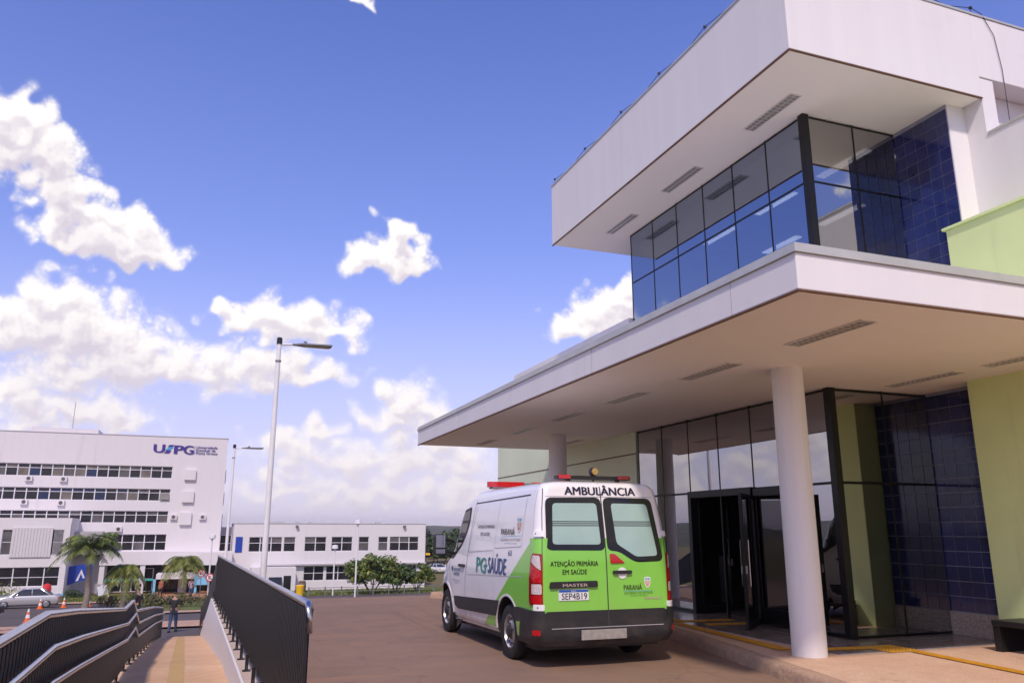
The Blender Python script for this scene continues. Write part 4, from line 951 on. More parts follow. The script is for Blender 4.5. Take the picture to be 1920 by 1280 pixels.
# name sign
def fl(x0, x1, z0, z1, y=YA - .06): return lambda a, b, e=0: (x0 + (x1 - x0) * a, y - e * 20, z0 + (z1 - z0) * b)
text('letter', 'U', fl(-6.83, -5.72, 10.36, 11.30), 'logo_purple', UB, .03); text('letter', 'P', fl(-4.62, -3.66, 10.28, 11.24), 'logo_purple', UB, .03); text('letter', 'G', fl(-3.62, -2.60, 10.26, 11.26), 'logo_purple', UB, .03)
for o in [q for q in bpy.data.objects if q.name.startswith('letter') and q.parent == UB]: rel(o, UB)
def bar(pts, m, name): rel(MB().prism(pts, YA - .07, YA - .02, f=lambda a, b, c: (a, c, b)).build(name, m), UB)
bar([(-5.42, 11.06), (-5.2, 11.28), (-4.72, 11.28), (-4.94, 11.06)], 'logo_purple', 'letter_bar'); bar([(-5.62, 10.68), (-5.22, 11.02), (-4.78, 11.02), (-5.18, 10.68)], 'logo_cyan', 'letter_bar'); bar([(-5.72, 10.30), (-5.5, 10.62), (-4.98, 10.62), (-5.2, 10.30)], 'logo_purple', 'letter_bar')
rel(MB().box(-2.46, -2.43, YA - .05, YA - .02, 10.26, 11.25).build('divider', 'logo_purple'), UB)
for k, s in enumerate(('Universidade', 'Estadual de', 'Ponta Grossa')): rel(text('lettering', s, fl(-2.28, -2.28 + (2.3, 2.1, 2.35)[k], 10.98 - .34 * k, 11.24 - .34 * k), 'logo_purple', None, .02), UB)
# ground floor: projecting slab, arcade, entrance canopy
rel(MB().box(-10.9, 1.95, YA - 2, YA + .2, -2.07, -.68).build('slab', 'far_white'), UB)
for x in (-10.6, -6.6, -2.6, 1.2): rel(MB().box(x - .25, x + .25, YA - 1.9, YA - 1.4, -5.8, -2.07).build('column', 'far_white'), UB)
rel(MB().box(-10.3, .9, YA + .32, YA + .35, -5.6, -2.1).build('arcade_back', 'pane_dark'), UB)
windows(UB, 'shop_window', -9.8, -5.6, -5.0, -2.5, YA + .1, 4, (-3.6,), 6, kinds=('pane_dark',), open_p=0)
rel(MB().box(-10.4, -7.8, YA - 1.7, YA - 1.5, -3.75, -3.55).box(-7.2, -5.4, YA - 1.7, YA - 1.5, -3.75, -3.55).build('teal_awning', 'teal'), UB)
rel(MB().box(-5.0, -1.2, YA - 5, YA - .3, -3.45, -2.95).build('entrance_canopy', 'far_white'), UB)
rel(MB().box(-1.2, .2, YA - 5.2, YA - 4.4, -4.1, -3.0).build('entrance_sign', 'light_blue'), UB)
for x in (-5.1, -1.0): rel(MB().box(x - .12, x + .12, YA - 5, YA - 4.8, -5.4, -3.45).build('entrance_post', 'light_blue'), UB)
# front block on the left
YB = 94.5
LB = thing('front_block', 'low white block with pale vertical louvres left of the palms', 'building', (-20, 95, -5))
mb = MB(); holes = [(-19.6, -14.1, -.8, 1.7), (-19.6, -14.1, -3.9, -2.0)]
wall_holes(mb, -30, -13.55, -6, 2.86, holes, YB, .3); mb.box(-30, -13.55, YB + .31, YA - .02, -6, 2.86)
rel(mb.build('wall', 'far_white'), LB)
windows(LB, 'upper_window', -19.6, -14.1, -.8, 1.7, YB + .12, 5, (.45,), 7, kinds=('pane_dark', 'pane_grey'), open_p=0)
windows(LB, 'lower_window', -19.6, -14.1, -3.9, -2.0, YB + .12, 4, (-3.0,), 8, kinds=('pane_dark',), open_p=0)
lv = MB().box(-.13, .13, -.10, 0, -1.45, 1.45).mesh('louvre', 'louvre_pale')
for k in range(13): rel(link('louvre', lv, None, (-18.6 + k * .28, YB - .03, .42)), LB)
lv2 = MB().box(-.02, .02, -.05, 0, -1.25, 1.25).mesh('window_bar', 'far_grey')
for k in range(9): rel(link('window_bar', lv2, None, (-14.95 + k * .1, YB - .01, .45)), LB)
rel(MB().box(-30, -13.5, YB - .06, YB, -5.4, -4.6).build('blue_plinth', 'light_blue'), LB)
rel(MB().prism([(-13.5, -3.95), (-11.3, -3.2), (-11.3, -1.75), (-13.5, -2.05)], 96.2, 96.3, f=lambda a, b, c: (a, c, b)).build('mural_panel', 'sign_blue'), LB)
rel(MB().prism([(-12.75, -3.55), (-12.3, -2.35), (-11.9, -3.25), (-12.1, -3.25), (-12.3, -2.75), (-12.5, -3.5)], 96.16, 96.2, f=lambda a, b, c: (a, c, b)).build('mural_mark', 'far_white'), LB)
rel(MB().box(-14.6, -13.9, YB + 1, YB + 1.2, -.5, 1.6).build('blue_panel', 'sign_blue'), LB)
rel(MB().box(-13.5, -10.9, 97.5, 99.9, -.9, 1.5).build('link_wall', 'far_grey'), LB)
# low wing
LW_ = thing('low_wing', 'long white two-storey wing with square dark windows behind the round trees', 'building', (14, 97, -5))
YC = 97.0; mb = MB()
UW = [(4.25, 7.9, 3), (8.08, 9.38, 1), (10.43, 12.9, 2), (13.5, 15.95, 2), (16.7, 17.92, 1), (19.05, 20.2, 1), (20.43, 24.0, 3)]
GW = [(10.5, 12.8, 2), (13.05, 15.8, 2), (18.6, 19.9, 1), (20.3, 23.8, 3)]
holes = [(a, b, -.78, .88) for a, b, n in UW] + [(a, b, -4.05, -2.42) for a, b, n in GW]
wall_holes(mb, 2.55, 24.85, -6, 2.36, holes, YC, .25); mb.box(2.55, 24.85, YC + .26, YC + 12, -6, 2.36)
rel(mb.build('wall', 'far_white'), LW_)
rel(MB().box(2.5, 24.9, YC - .05, YC + 12, 2.36, 2.42).build('coping', 'far_grey'), LW_)
for k, (a, b, n) in enumerate(UW): windows(LW_, 'window', a, b, -.78, .88, YC + .08, n, (.2,), 20 + k, kinds=('pane_dark', 'pane_dark', 'pane_dark', 'pane_grey'), open_p=0)
for k, (a, b, n) in enumerate(GW): windows(LW_, 'window', a, b, -4.05, -2.42, YC + .08, n, (-3.2,), 40 + k, kinds=('pane_dark',), open_p=0)
rel(MB().box(6.3, 24.9, YC - .5, YC, -2.32, -2.16).build('ledge', 'far_grey'), LW_)
rel(MB().box(4.6, 9.4, YC - 2.5, YC, -6, -2.4).build('porch', 'far_white'), LW_)
rel(MB().box(8.1, 8.9, YC - 2.53, YC - 2.5, -5.4, -3.3).build('porch_door', 'pane_dark'), LW_)
o = rel(MB().box(-.7, .7, -.03, .03, -.9, 0).build('awning_window', 'pane_dark', None, loc=(7.2, YC - 2.55, -3.45)), LW_); o.rotation_euler = (-.6, 0, 0)
rel(MB().box(1.15, 2.55, YC + 6, YC + 8, -6, 2.0).build('stair_tower', 'far_grey'), LW_)
windows(LW_, 'window', 1.2, 2.45, -.9, 1.1, YC + 5.85, 1, (.1,), 60, kinds=('pane_dark',), open_p=0)
rel(MB().box(2.8, 3.55, YC - .06, YC - .01, -.8, .9).build('blue_panel', 'sign_blue'), LW_)
rel(MB().box(-1, 2.55, YC - 1, YC + 5, -2.1, -.75).build('link_roof', 'far_white'), LW_)
for x, l in ((6.0, 2.2), (9.5, .5), (11, .4), (19, .7)): rel(MB().box(x, x + l, YC + 2, YC + 2.4, 2.42, 2.62).build('roof_unit', 'far_grey'), LW_)
rel(MB().box(24.85, 25.6, YC + .5, YC + .7, -1.35, -1.1).build('yellow_arm', 'yellow'), LW_)
for x in (9.3, 22.0): rel(MB().box(x, x + .3, YC - .4, YC, 2.0, 2.2).build('floodlight', 'grey_metal'), LW_)

# ------------------------------------------------------------------ street lamps, signs, cones
def street_lamp(name, label, base, h, arm, rz=0, group=None):
    t = thing(name, label, 'street lamp', base, rz, group)
    MB().tube([(0, 0, 0), (0, 0, h * .5), (0, 0, h)], [.085, .075, .06], 14).build('pole', 'pole_white', t, smooth=50)
    MB().lathe([(.0, -.02), (.078, -.02), (.078, .14), (.06, .17), (0, .17)], (0, 0, h), n=14).build('pole_cap', 'black_paint', t)
    MB().lathe([(.062, -.0), (.078, 0), (.078, .05), (.062, .05)], (0, 0, h - .55), n=14).tube([(-.09, 0, h - .5), (.09, 0, h - .5)], .012, 6).build('collar', 'grey_metal', t)
    MB().tube([(.03, 0, h - .03), (.45, 0, h + .0)], .032, 8).build('arm', 'pole_white', t)
    hd_ = MB().prism([(.36, -.05), (.5, -.09), (.62, -.15), (arm, -.15), (arm, .15), (.62, .15), (.5, .09), (.36, .05)], 0, .055, f=lambda a, b, c: (a, b, h - .03 + c + (a - .4) * .02)).build('lamp_head', 'grey_metal', t, bevel=.01)
    MB().box(.66, arm - .06, -.12, .12, h - .037, h - .026).build('led_panel', 'lens_amber', hd_)
    MB().lathe([(.05, 0), (.05, .06), (.03, .09), (0, .09)], (.72, 0, h + .03), n=12).box(.6, .85, -.05, .05, h + .02, h + .05).build('photocell', 'grey_metal', hd_)
street_lamp('street_lamp', 'tall white street lamp standing behind the black fence', (1.43, 22.95, -.12), 6.98, 1.48, -.0, 'street lamps')
street_lamp('street_lamp', 'farther white street lamp beside the university block', (.85, 44.0, -2.9), 8.75, 1.45, -.0, 'street lamps')
def post_lamp(label, base, h):
    t = thing('post_lamp', label, 'lamp post', base, 0, 'white garden lamp posts')
    MB().tube([(0, 0, 0), (0, 0, h)], .07, 8).build('pole', 'pole_white', t); MB().lathe([(.06, 0), (.3, .1), (.28, .4), (.1, .45), (0, .45)], (0, 0, h), n=10).build('lamp_shade', 'pole_white', t)
post_lamp('short white lamp post in front of the low wing', (11.5, 80, -4.5), 4.3); post_lamp('taller white lamp post with square head in front of the low wing', (12.6, 74, -4.2), 6.3)
post_lamp('slim white lamp post beside the no-parking signs', (.25, 80, -4.5), 5.3)
def sign(label, base, h, r):
    t = thing('road_sign', label, 'road sign', base, 0, 'no-parking signs')
    MB().tube([(0, 0, 0), (0, 0, h + .1)], .035, 6).build('post', 'grey_metal', t)
    p = MB().lathe([(0, -.02), (r, -.02), (r, .02), (0, .02)], (0, -.05, h), axis='y', n=24).build('plate', 'red_paint', t)
    MB().lathe([(0, -.01), (r * .75, -.01), (r * .75, 0), (0, 0)], (0, -.072, h), axis='y', n=24).build('disc', 'plate_white', p)
    MB().obox((0, -.088, h), Vector((r * .75, 0, -r * .75)) * .85, (0, .003, 0), Vector((.707, 0, .707)) * r * .1).build('slash', 'red_paint', p)
    text('letter', 'E', lambda a, b, e=0: ((a - .5) * r * .6, -.084 - e, h + (b - .5) * r * .8), 'ink_black', p, .02)
sign('round red-rimmed no-parking sign nearer the entrance path', (-.45, 84, -4.62), 2.25, .36)
sign('round red-rimmed no-parking sign beside the white retaining wall', (.30, 72, -4.15), 2.0, .33)
cb = MB().box(-.2, .2, -.2, .2, 0, .05).lathe([(.16, .05), (.12, .25)], n=16).lathe([(.09, .42), (.06, .56)], n=16).mesh('cone_body', 'orange')
cw = MB().lathe([(.12, .25), (.09, .42)], n=16, cap=False).mesh('cone_band', 'plate_white'); ct = MB().lathe([(.06, .56), (.03, .72), (0, .72)], n=16, cap=False).mesh('cone_tip', 'plate_white')
for (x, y, l) in ((-11.3, 69.3, 'beside the silver car'), (-9.9, 70.3, 'right of the silver car'), (-8.3, 71, 'left of the second palm'), (-7.3, 74, 'near the middle palm on the kerb'), (-9.0, 52, 'alone on the near street')):
    t = thing('traffic_cone', f'orange and white traffic cone {l}', 'traffic cone', (x, y, low(y) + .03), 0, 'traffic cones'); link('cone_body', cb, t); link('cone_band', cw, t); link('cone_tip', ct, t)
t = thing('notice_board', 'small white notice board on the lawn below the palms', 'sign', (-9.0, 86, low(86)))
MB().obox((0, 0, .85), (.42, 0, .1), (0, .03, 0), (-.1, 0, .42)).build('board', 'plate_white', t); MB().tube([(0, .05, 0), (0, .05, .8)], .04, 6).build('post', 'grey_metal', t)
t = thing('yellow_bin', 'yellow rubbish bin at the end of the road', 'bin', (8.3, 79, low(79))); MB().lathe([(.0, 0), (.3, 0), (.38, .95), (.39, 1.0), (0, 1.0)], n=16).build('drum', 'yellow', t, smooth=40); MB().lathe([(.40, 1.005), (.3, 1.08), (0, 1.1)], n=16).build('lid', 'yellow', t)
t = thing('barrel', 'brown wooden barrel by the low wing wall', 'barrel', (9.9, 92, low(92))); MB().lathe([(0, 0), (.34, 0), (.42, .6), (.34, 1.2), (0, 1.2)], n=18).build('staves', 'brown', t, smooth=40); MB().lathe([(.37, .25), (.40, .25), (.42, .35), (.40, .35)], n=18).lathe([(.41, .85), (.42, .85), (.40, .95), (.37, .95)], n=18).build('hoop', 'grey_metal', t)
t = thing('red_parasol', 'small closed red parasol behind the silver car', 'parasol', (-12.4, 78, low(78))); MB().lathe([(.34, 1.0), (.36, 1.3), (.28, 1.6), (0, 1.7)], n=12).build('canopy', 'red_paint', t); MB().tube([(0, 0, 0), (0, 0, 1.5)], .04, 6).build('pole', 'pole_white', t)
# low bollard fence and planters before the wing
fe = thing('bollard_fence', 'low dark rail fence along the far end of the road', 'fence', (16, 78, low(78)))
for k in range(16): MB().box(-.05, .05, -.05, .05, 0, .9).build('post', 'grey_metal', fe, loc=(-7 + k * 1.5, 0, 0))
MB().tube([(-7, 0, .8), (15.5, 0, .8)], .03, 6).tube([(-7, 0, .45), (15.5, 0, .45)], .02, 6).build('rail', 'grey_metal', fe)

# ------------------------------------------------------------------ cars and motorcycle
mat('car_silver', (.55, .54, .56), .25, metal=.4, var=0, coat=.5); mat('car_white', (.75, .75, .76), .3, var=0, coat=.5); mat('car_blue', (.10, .14, .24), .3, metal=.3, var=0, coat=.5); mat('car_dark', (.05, .05, .055), .3, var=0, coat=.5); mat('car_red', (.4, .03, .03), .3, var=0, coat=.5)
CH = [(.22, .72), (.3, .84), (.6, .88), (.85, .86), (.93, .80)]; CR = [(.22, .12), (.35, .02), (.6, .0), (.85, .05), (.93, .2)]; CF = [(.22, 4.3), (.35, 4.42), (.6, 4.45), (.75, 4.35), (.85, 4.0), (.93, 3.3)]; CRF = [(.2, .6), (1, .6)]
GH = [(.88, .80), (1.1, .74), (1.3, .64), (1.40, .55), (1.43, .40)]; GR = [(.88, .45), (1.1, .75), (1.3, 1.15), (1.40, 1.45), (1.43, 1.7)]; GF = [(.88, 3.35), (1.1, 3.0), (1.3, 2.65), (1.40, 2.4), (1.43, 2.2)]
CT = (CH, CR, CF, CRF, .2); GT = (GH, GR, GF, [(.8, .35), (1.5, .3)], .15)
def car(name, label, paint, loc, rz, group=None):
    t = thing(name, label, 'car', loc, rz, group)
    ov = lambda mb: MB().add([(x, y - 2.2, z) for x, y, z in mb.v], mb.f)
    b = ov(loft_body(CT, [.22, .26, .3, .4, .5, .6, .7, .78, .85, .9, .93])).build('body', paint, t, smooth=True)
    g = ov(loft_body(GT, [.88, 1.0, 1.1, 1.2, 1.3, 1.36, 1.385])).build('glasshouse', 'van_cab', t, smooth=True)
    ov(loft_body(GT, [1.375, 1.40, 1.42, 1.43])).build('roof', paint, t, smooth=True)
    for sg in (-1, 1):
        mb = MB()
        for u, du_ in ((.55, .75), (1.85, .03), (3.3, -.75)):
            mb.tube([(sg * (ip(GH, z) + .006), u + du_ * (z - .88) / .5 - 2.2, z) for z in (.9, 1.1, 1.25, 1.385)], .035, 6)
        mb.build('pillar', paint, t)
        for u in (.85, 3.6):
            w_ = MB().lathe([(.0, -.1), (.2, -.1), (.30, -.09), (.31, .09), (.2, .1), (0, .1)], axis='x', n=24).build('wheel', 'tyre', t, loc=(sg * .78, u - 2.2, .31), smooth=40)
            MB().lathe([(.0, .112), (.18, .108), (.2, .1)], axis='x', n=20).add([], []).build('rim', 'wheel_steel', w_).scale = (sg, 1, 1)
        MB().obox((sg * .72, 2.13, .66), (.12, 0, 0), (0, .06, 0), (0, 0, .07)).build('headlight', 'lens_clear', t, bevel=.02)
        MB().obox((sg * .70, -2.14, .72), (.13, 0, 0), (0, .06, 0), (0, 0, .07)).build('tail_light', 'lens_red', t, bevel=.02)
        MB().obox((sg * .92, .85, .95), (.08, 0, 0), (0, .05, 0), (0, 0, .06)).build('wing_mirror', paint, t, bevel=.02)
    return t
car('parked_car', 'silver sedan parked on the lower street at the left edge', 'car_silver', (-12.6, 71.6, low(71.6) + .03), R(95), 'parked cars')
car('parked_car', 'white car parked beyond the low wing beside the wing wall', 'car_white', (34.6, 128, -5.05), R(20), 'parked cars')
car('parked_car', 'dark blue car parked farther right near the van mirror', 'car_blue', (38.0, 130, -5.05), R(100), 'parked cars')
mc = thing('motorcycle', 'dark motorcycle parked at the extreme left edge on the near street', 'motorcycle', (-9.75, 44.6, low(44.6) + .12), R(80))
for y in (-.65, .65):
    w_ = MB().lathe([(.22, -.05), (.30, -.05), (.31, 0), (.30, .05), (.22, .05)], axis='x', n=24).build('wheel', 'tyre', mc, loc=(0, y, .31)); MB().lathe([(.0, -.02), (.22, -.015), (.22, .015), (0, .02)], axis='x', n=20).build('rim', 'wheel_steel', w_)
MB().tube([(0, .65, .31), (0, .45, .85), (0, .38, 1.05)], .035, 6).tube([(0, -.65, .31), (0, -.1, .4), (0, .3, .5), (0, .42, .85)], .04, 6).build('frame', 'grey_metal', mc)
MB().lathe([(0, -.28), (.12, -.2), (.16, 0), (.12, .22), (0, .3)], (0, .12, .82), axis='y', n=12).build('fuel_tank', 'car_blue', mc, smooth=True)
MB().obox((0, -.38, .80), (.13, 0, 0), (0, .35, .03), (0, 0, .05)).build('seat', 'cloth_black', mc, bevel=.03); MB().obox((0, 0, .45), (.13, 0, 0), (0, .22, 0), (0, 0, .17)).build('engine', 'grey_metal', mc, bevel=.03)
MB().tube([(-.36, .30, 1.12), (0, .40, 1.06), (.36, .30, 1.12)], .015, 6).build('handlebar', 'black_paint', mc); MB().obox((0, .5, .98), (.13, 0, 0), (0, .08, 0), (0, 0, .12)).build('headlamp_fairing', 'car_blue', mc, bevel=.04)
MB().obox((0, -.85, .95), (.2, 0, 0), (0, .17, 0), (0, 0, .16)).build('top_box', 'black_paint', mc, bevel=.03)

# ------------------------------------------------------------------ people
def skin(name, verts, edges, m, parent, sub=2):
    me = bpy.data.meshes.new(name); me.from_pydata([v[0] for v in verts], edges, []); o = link(name, me, parent); me.materials.append(MATS[m])
    o.modifiers.new('s', 'SKIN'); o.modifiers.new('d', 'SUBSURF').levels = sub; o.modifiers['d'].render_levels = sub
    for i, v in enumerate(verts): me.skin_vertices[0].data[i].radius = (v[1], v[1] * (v[2] if len(v) > 2 else 1)); me.skin_vertices[0].data[i].use_root = (i == 0)
    o.modifiers['s'].use_smooth_shade = True
    return o
def person(label, loc, rz, top, legs, stride=.18, h=1.72):
    t = thing('person', label, 'person', loc, rz, 'people'); s = h / 1.72; t.scale = (s, s, s); st = stride
    Vt = [((0, 0, .95), .13, .75), ((0, 0, 1.15), .12, .8), ((0, .01, 1.36), .15, .7), ((0, .01, 1.46), .07), ((0, .03, 1.53), .055), ((0, .04, 1.62), .095), ((0, .04, 1.70), .075),
          ((.18, 0, 1.40), .055), ((.22, -.03, 1.15), .042), ((.22, .08, .92), .032), ((-.18, 0, 1.40), .055), ((-.22, .02, 1.15), .042), ((-.21, .12, .93), .032),
          ((.09, 0, .86), .09), ((.10, st * .6, .5), .062), ((.10, st, .09), .04), ((.10, st + .15, .04), .035), ((-.09, 0, .86), .09), ((-.10, -st * .1, .5), .062), ((-.10, -st, .09), .04), ((-.10, -st + .15, .04), .035)]
    Ed = [(0, 1), (1, 2), (2, 3), (3, 4), (4, 5), (5, 6), (2, 7), (7, 8), (8, 9), (2, 10), (10, 11), (11, 12), (0, 13), (13, 14), (14, 15), (15, 16), (0, 17), (17, 18), (18, 19), (19, 20)]
    skin('body', Vt, Ed, 'skin', t)
    sub_ = lambda ids, g: ([(Vt[i][0], Vt[i][1] + g, *Vt[i][2:]) for i in ids], [(ids.index(a), ids.index(b)) for a, b in Ed if a in ids and b in ids])
    a, b = sub_([0, 1, 2, 7, 8, 10, 11], .02); a.append(((0, 0, .82), .15, .8)); b.append((0, len(a) - 1)); skin('shirt', a, b, top, t)
    a, b = sub_([0, 13, 14, 15, 17, 18, 19], .018); a.append(((0, 0, 1.06), .12, .8)); b.append((0, len(a) - 1)); skin('trousers', a, b, legs, t)
    skin('hair', [((0, -.01, 1.62), .08), ((0, .02, 1.72), .085)], [(0, 1)], 'hair', t, 2)
    for sx_, y_ in ((.10, st + .05), (-.10, -st + .05)): MB().obox((sx_, y_, .045), (.045, 0, 0), (0, .13, 0), (0, 0, .045)).build('shoe', 'cloth_black', t, bevel=.02)
person('person in a black T-shirt and jeans walking at the foot of the ramp', (-1.25, 40.6, low(40.6) + .02), R(-10), 'cloth_black', 'cloth_jeans', .22)
person('person in dark clothes crossing the near street left of the ramp foot', (-3.1, 45.5, low(45.5) + .1), R(60), 'cloth_black', 'cloth_black', .15)
person('person in a dark top and jeans standing near the middle palm', (-5.6, 80.5, low(80.5) + .05), R(170), 'cloth_black', 'cloth_jeans', .05)
person('person in a red shirt near the entrance', (-4.1, 88, low(88) + .05), R(150), 'cloth_red', 'cloth_black', .1)
person('person in a lilac shirt and blue trousers on the entrance path', (-1.3, 86.2, low(86.2) + .05), R(180), 'cloth_lilac', 'cloth_jeans', .1)

# ------------------------------------------------------------------ trees, palms, hedges
def leafcloud(mb, centers, per, rad, size, rn, flat=.8):
    for c in centers:
        for _ in range(per):
            d_ = Vector((rn.gauss(0, 1), rn.gauss(0, 1), rn.gauss(0, 1))).normalized() * rad * rn.random() ** .4; d_.z *= flat
            p = Vector(c) + d_; s = size * rn.uniform(.6, 1.3); n_ = (d_.normalized() + Vector((rn.uniform(-.7, .7), rn.uniform(-.7, .7), rn.uniform(-.2, .9)))).normalized()
            a = n_.orthogonal().normalized(); a = Matrix.Rotation(rn.uniform(0, 6.28), 3, n_) @ a; b = n_.cross(a)
            mb.add([p - a * s, p + b * s * .45, p + a * s, p - b * s * .45], [(0, 1, 2, 3)], rn.choice((0, 0, 1)))
def tree(name, label, loc, w, h, trunk, seed, m=('leaf', 'leaf_yellow'), stems=5, nclump=40, per=55, size=.16, group=None, cat='tree'):
    t = thing(name, label, cat, loc, 0, group); rn = random.Random(seed); mb = MB(); cs = []
    for k in range(nclump):
        a = rn.uniform(0, 6.28); r = w * rn.random() ** .5 * .92; zc = trunk + (h - trunk) * (.12 + .8 * rn.random() * math.sqrt(max(0, 1 - (r / w) ** 2)))
        cs.append((r * math.cos(a), r * math.sin(a), zc))
    for k in range(stems):
        a = 6.28 * k / stems + rn.uniform(-.3, .3); e_ = w * .6
        mb.tube([(.12 * w * .3 * math.cos(a), .12 * w * .3 * math.sin(a), -.1), (e_ * .35 * math.cos(a), e_ * .35 * math.sin(a), trunk * .7), (e_ * math.cos(a), e_ * math.sin(a), trunk + (h - trunk) * .45)], [.045 * h * .5, .03 * h * .5, .012 * h * .5], 6)
    for c in cs[:14]: mb.tube([(c[0] * .3, c[1] * .3, trunk * .8), (c[0] * .7, c[1] * .7, (trunk + c[2]) / 2), c], [.02 * h * .4, .012 * h * .4, .004 * h], 5)
    mb.build('trunk', 'bark', t); lf = MB(); leafcloud(lf, cs, per, w * .24, size, rn); lf.build('crown', list(m), t)
    return t
tree('round_tree', 'largest round many-stemmed green tree before the low wing', (15.6, 82, low(82)), 2.9, 4.0, 1.1, 3, nclump=60, per=70, size=.2)
tree('round_tree', 'darker round tree squeezed between the large tree and the small one', (18.3, 83, low(83)), 2.0, 3.3, .9, 4, m=('leaf', 'leaf_dark'), nclump=40, size=.2)
tree('round_tree', 'smallest round tree before the right end of the low wing', (20.6, 83.5, low(83.5)), 1.8, 2.9, 1.0, 5, nclump=34, size=.19)
for k, (x, y, w, h) in enumerate(((37.3, 142, 3.4, 5.6), (40.5, 146, 4, 6), (44.5, 148, 4, 5.8), (41.5, 165, 5, 6.8), (36.5, 160, 4, 6.4), (50, 170, 6, 7))):
    tree('wild_tree', f'dark bushy tree beyond the low wing, {["leftmost in front", "second from the wing", "third from the wing", "fourth from the wing", "set back behind the first", "farthest right behind the van"][k]}', (x, y, -5.1), w, h, 2, 30 + k, m=('leaf_dark', 'leaf'), stems=2, nclump=50, per=45, size=.5, group='trees beyond the wing')
def palm(label, loc, h, L, seed, nf=22, m=('leaf_palm', 'leaf_yellow'), droop=1.0):
    t = thing('palm_tree', label, 'palm tree', loc, 0, 'palms before the university block'); rn = random.Random(seed)
    mb = MB(); P = [(.08 * math.sin(z * 1.3), .05 * z / h, z) for z in frange(-.1, h, 10)]
    mb.tube(P, [.24 - .10 * i / 10 + (.04 if i == 0 else 0) for i in range(11)], 10); mb.tube([(P[-1][0], P[-1][1], h - .1), (P[-1][0], P[-1][1], h + .7)], [.13, .05], 8)
    mb.build('trunk', 'palm_bark', t, smooth=40); cx_, cy_ = P[-1][0], P[-1][1]
    for k in range(nf):
        a = 2.4 * k + rn.uniform(-.2, .2); up_ = 1.25 - 1.25 * (k / nf) + rn.uniform(-.1, .1); f = MB(); l = L * rn.uniform(.85, 1.1); pts = []
        for i in range(15):
            q = i / 14; pts.append(Vector((cx_ + math.cos(a) * l * q * math.cos(up_ * (1 - q * .4)) * (1 - .12 * q * q), cy_ + math.sin(a) * l * q * math.cos(up_ * (1 - q * .4)) * (1 - .12 * q * q), h + .25 + l * q * math.sin(up_) - droop * l * .75 * q ** 2.2)))
        f.tube(pts, [.03 * (1 - .8 * i / 14) for i in range(15)], 4)
        for i in range(1, 14):
            for j in (0, .33, .66):
                p = pts[i] * (1 - j) + pts[i + 1 if i < 14 else 14] * j; tdir = (pts[i + 1] - pts[i]).normalized(); sd = tdir.cross(Vector((0, 0, 1))).normalized()
                ln = L * .32 * math.sin(math.pi * (.12 + .82 * (i + j) / 15)) ** .7
                for sg in (-1, 1):
                    e_ = p + (sd * sg * .75 + tdir * .55 + Vector((0, 0, -.55 + rn.uniform(-.25, .35)))).normalized() * ln; w_ = tdir * .024
                    mid = (p + e_) / 2 + Vector((0, 0, .08 * ln)); f.add([p - w_, p + w_, mid + w_, mid - w_, e_], [(0, 1, 2, 3), (3, 2, 4)], rn.choice((0, 0, 1)))
        f.build('frond', list(m), t)
palm('tallest dark green palm left, in front of the blue mural', (-7.95, 66, low(66)), 4.0, 2.7, 1, 26, ('leaf_palm', 'leaf'), .8)
palm('middle palm with yellow-green drooping fronds', (-5.6, 67, low(67)), 2.4, 1.9, 2, 24, droop=1.35)
palm('right palm in front of the entrance canopy', (-1.85, 79.5, low(79.5)), 2.9, 2.6, 3, 26, droop=1.25)
def hedge(label, loc, lx, ly, h, seed, m=('hedge', 'leaf_palm')):
    t = thing('hedge', label, 'hedge', loc, 0, 'clipped shrubs by the street'); rn = random.Random(seed); mb = MB()
    cs = [(rn.uniform(-lx, lx), rn.uniform(-ly, ly), h * rn.uniform(.3, .8)) for _ in range(int(18 * lx))]
    leafcloud(mb, cs, 50, h * .45, .09, rn); mb.build('foliage', list(m), t); MB().tube([(0, 0, 0), (.05, 0, h * .6)], [.05, .02], 6).build('stem', 'bark', t)
hedge('long brownish clipped hedge beside the entrance path', (-1.6, 66, low(66)), 2.6, .6, 1.0, 8)
hedge('small rounded shrub between the first two palms', (-6.8, 69, low(69)), .6, .5, .9, 9)
hedge('rounded shrub right of the middle palm', (-4.6, 70, low(70)), 1.0, .6, 1.0, 10)
hedge('dark clipped shrub at the foot of the blue mural', (-11.8, 90, low(90)), .9, .5, .9, 11, ('leaf_dark', 'leaf'))
hedge('yellowish bush at the left edge above the silver car', (-15.2, 75, low(75)), 1.3, .9, 2.0, 12, ('leaf_yellow', 'leaf_palm'))
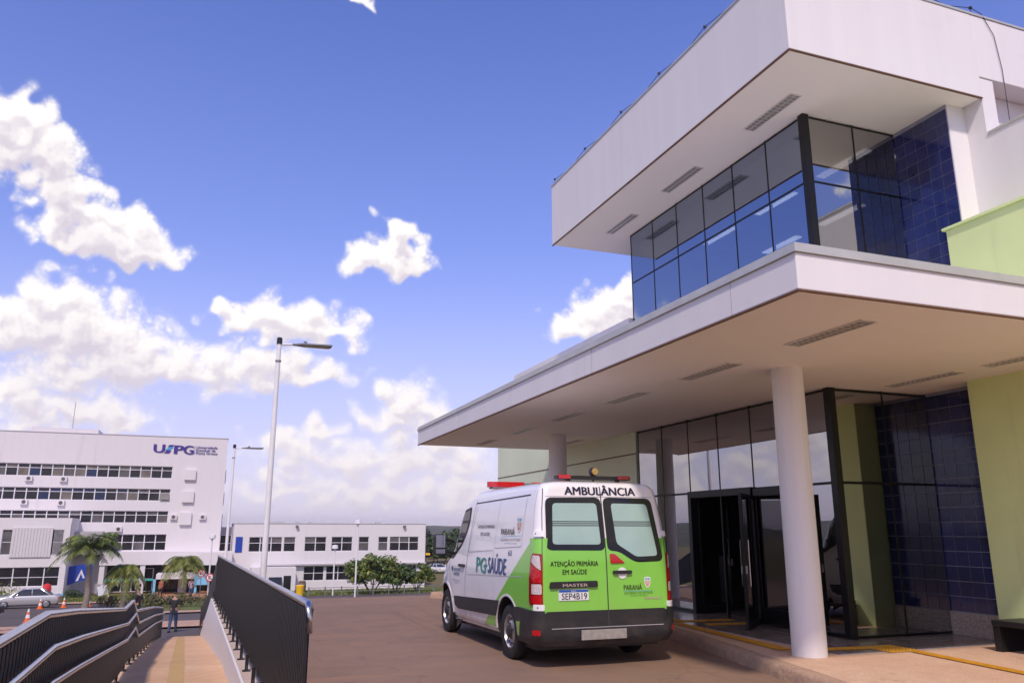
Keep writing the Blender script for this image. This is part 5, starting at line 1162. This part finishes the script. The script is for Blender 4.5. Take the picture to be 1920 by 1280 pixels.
# grass blades along the kerbs and lawns read as one mass
gb = MB(); rn = random.Random(4)
for _ in range(14000):
    if rn.random() < .6: x, y = rn.uniform(-16, -5), rn.uniform(79.5, 93)
    else: x, y = rn.uniform(4, 30), rn.uniform(80.5, 96)
    z = low(y) + .03; a = rn.uniform(0, 6.28); s = rn.uniform(.05, .12); hh = rn.uniform(.08, .2)
    gb.add([(x - s * math.cos(a), y - s * math.sin(a), z), (x + s * math.cos(a), y + s * math.sin(a), z), (x + rn.uniform(-.08, .08), y + rn.uniform(-.08, .08), z + hh)], [(0, 1, 2)])
g_ = gb.build('grass', 'leaf_palm', None, kind='stuff'); g_['label'] = 'short patchy lawn grass in front of the buildings'; g_['category'] = 'grass'

# ------------------------------------------------------------------ hills round the horizon
rn = random.Random(12); ph = [(rn.uniform(0, 6.28), rn.randint(3, 40), rn.uniform(.3, 1)) for _ in range(14)]
def ridge(a): return sum(w * math.sin(k * a + p) / (1 + k * .08) for p, k, w in ph)
rows = []
for i, r in enumerate((260, 330, 420, 560, 760, 1000, 1300, 1700, 2300, 3300)):
    row = []
    for k in range(361):
        a = 2 * math.pi * k / 360; q = min(1, i / 6); hz = -5.4 + q * q * (13 + 5.5 * ridge(a + i * .21)) + (rn.uniform(-.6, 1.2) * q if i > 2 else 0)
        if i > 7: hz -= (i - 7) * 12
        row.append((r * math.sin(a), r * math.cos(a), hz))
    row[-1] = row[0]; rows.append(row)
struct(MB().grid(rows).build('hills', 'hill_wood', smooth=True))

# ------------------------------------------------------------------ summer haze over the valley
hz = MB().box(-3450, 3450, -3450, 3450, -70, 45).build('haze', [])
hz.data.materials.clear(); hm = bpy.data.materials.new('haze'); hm.use_nodes = True; ht = hm.node_tree; ht.nodes.clear()
hv = N(ht, 'ShaderNodeVolumePrincipled'); hv.inputs['Color'].default_value = (.95, .93, 1, 1); hv.inputs['Density'].default_value = .00022; hv.inputs['Anisotropy'].default_value = .2
ho = N(ht, 'ShaderNodeOutputMaterial'); ht.links.new(hv.outputs[0], ho.inputs['Volume']); hz.data.materials.append(hm); hz['kind'] = 'stuff'; hz['label'] = 'pale haze lying over the far hills'; hz['category'] = 'haze'
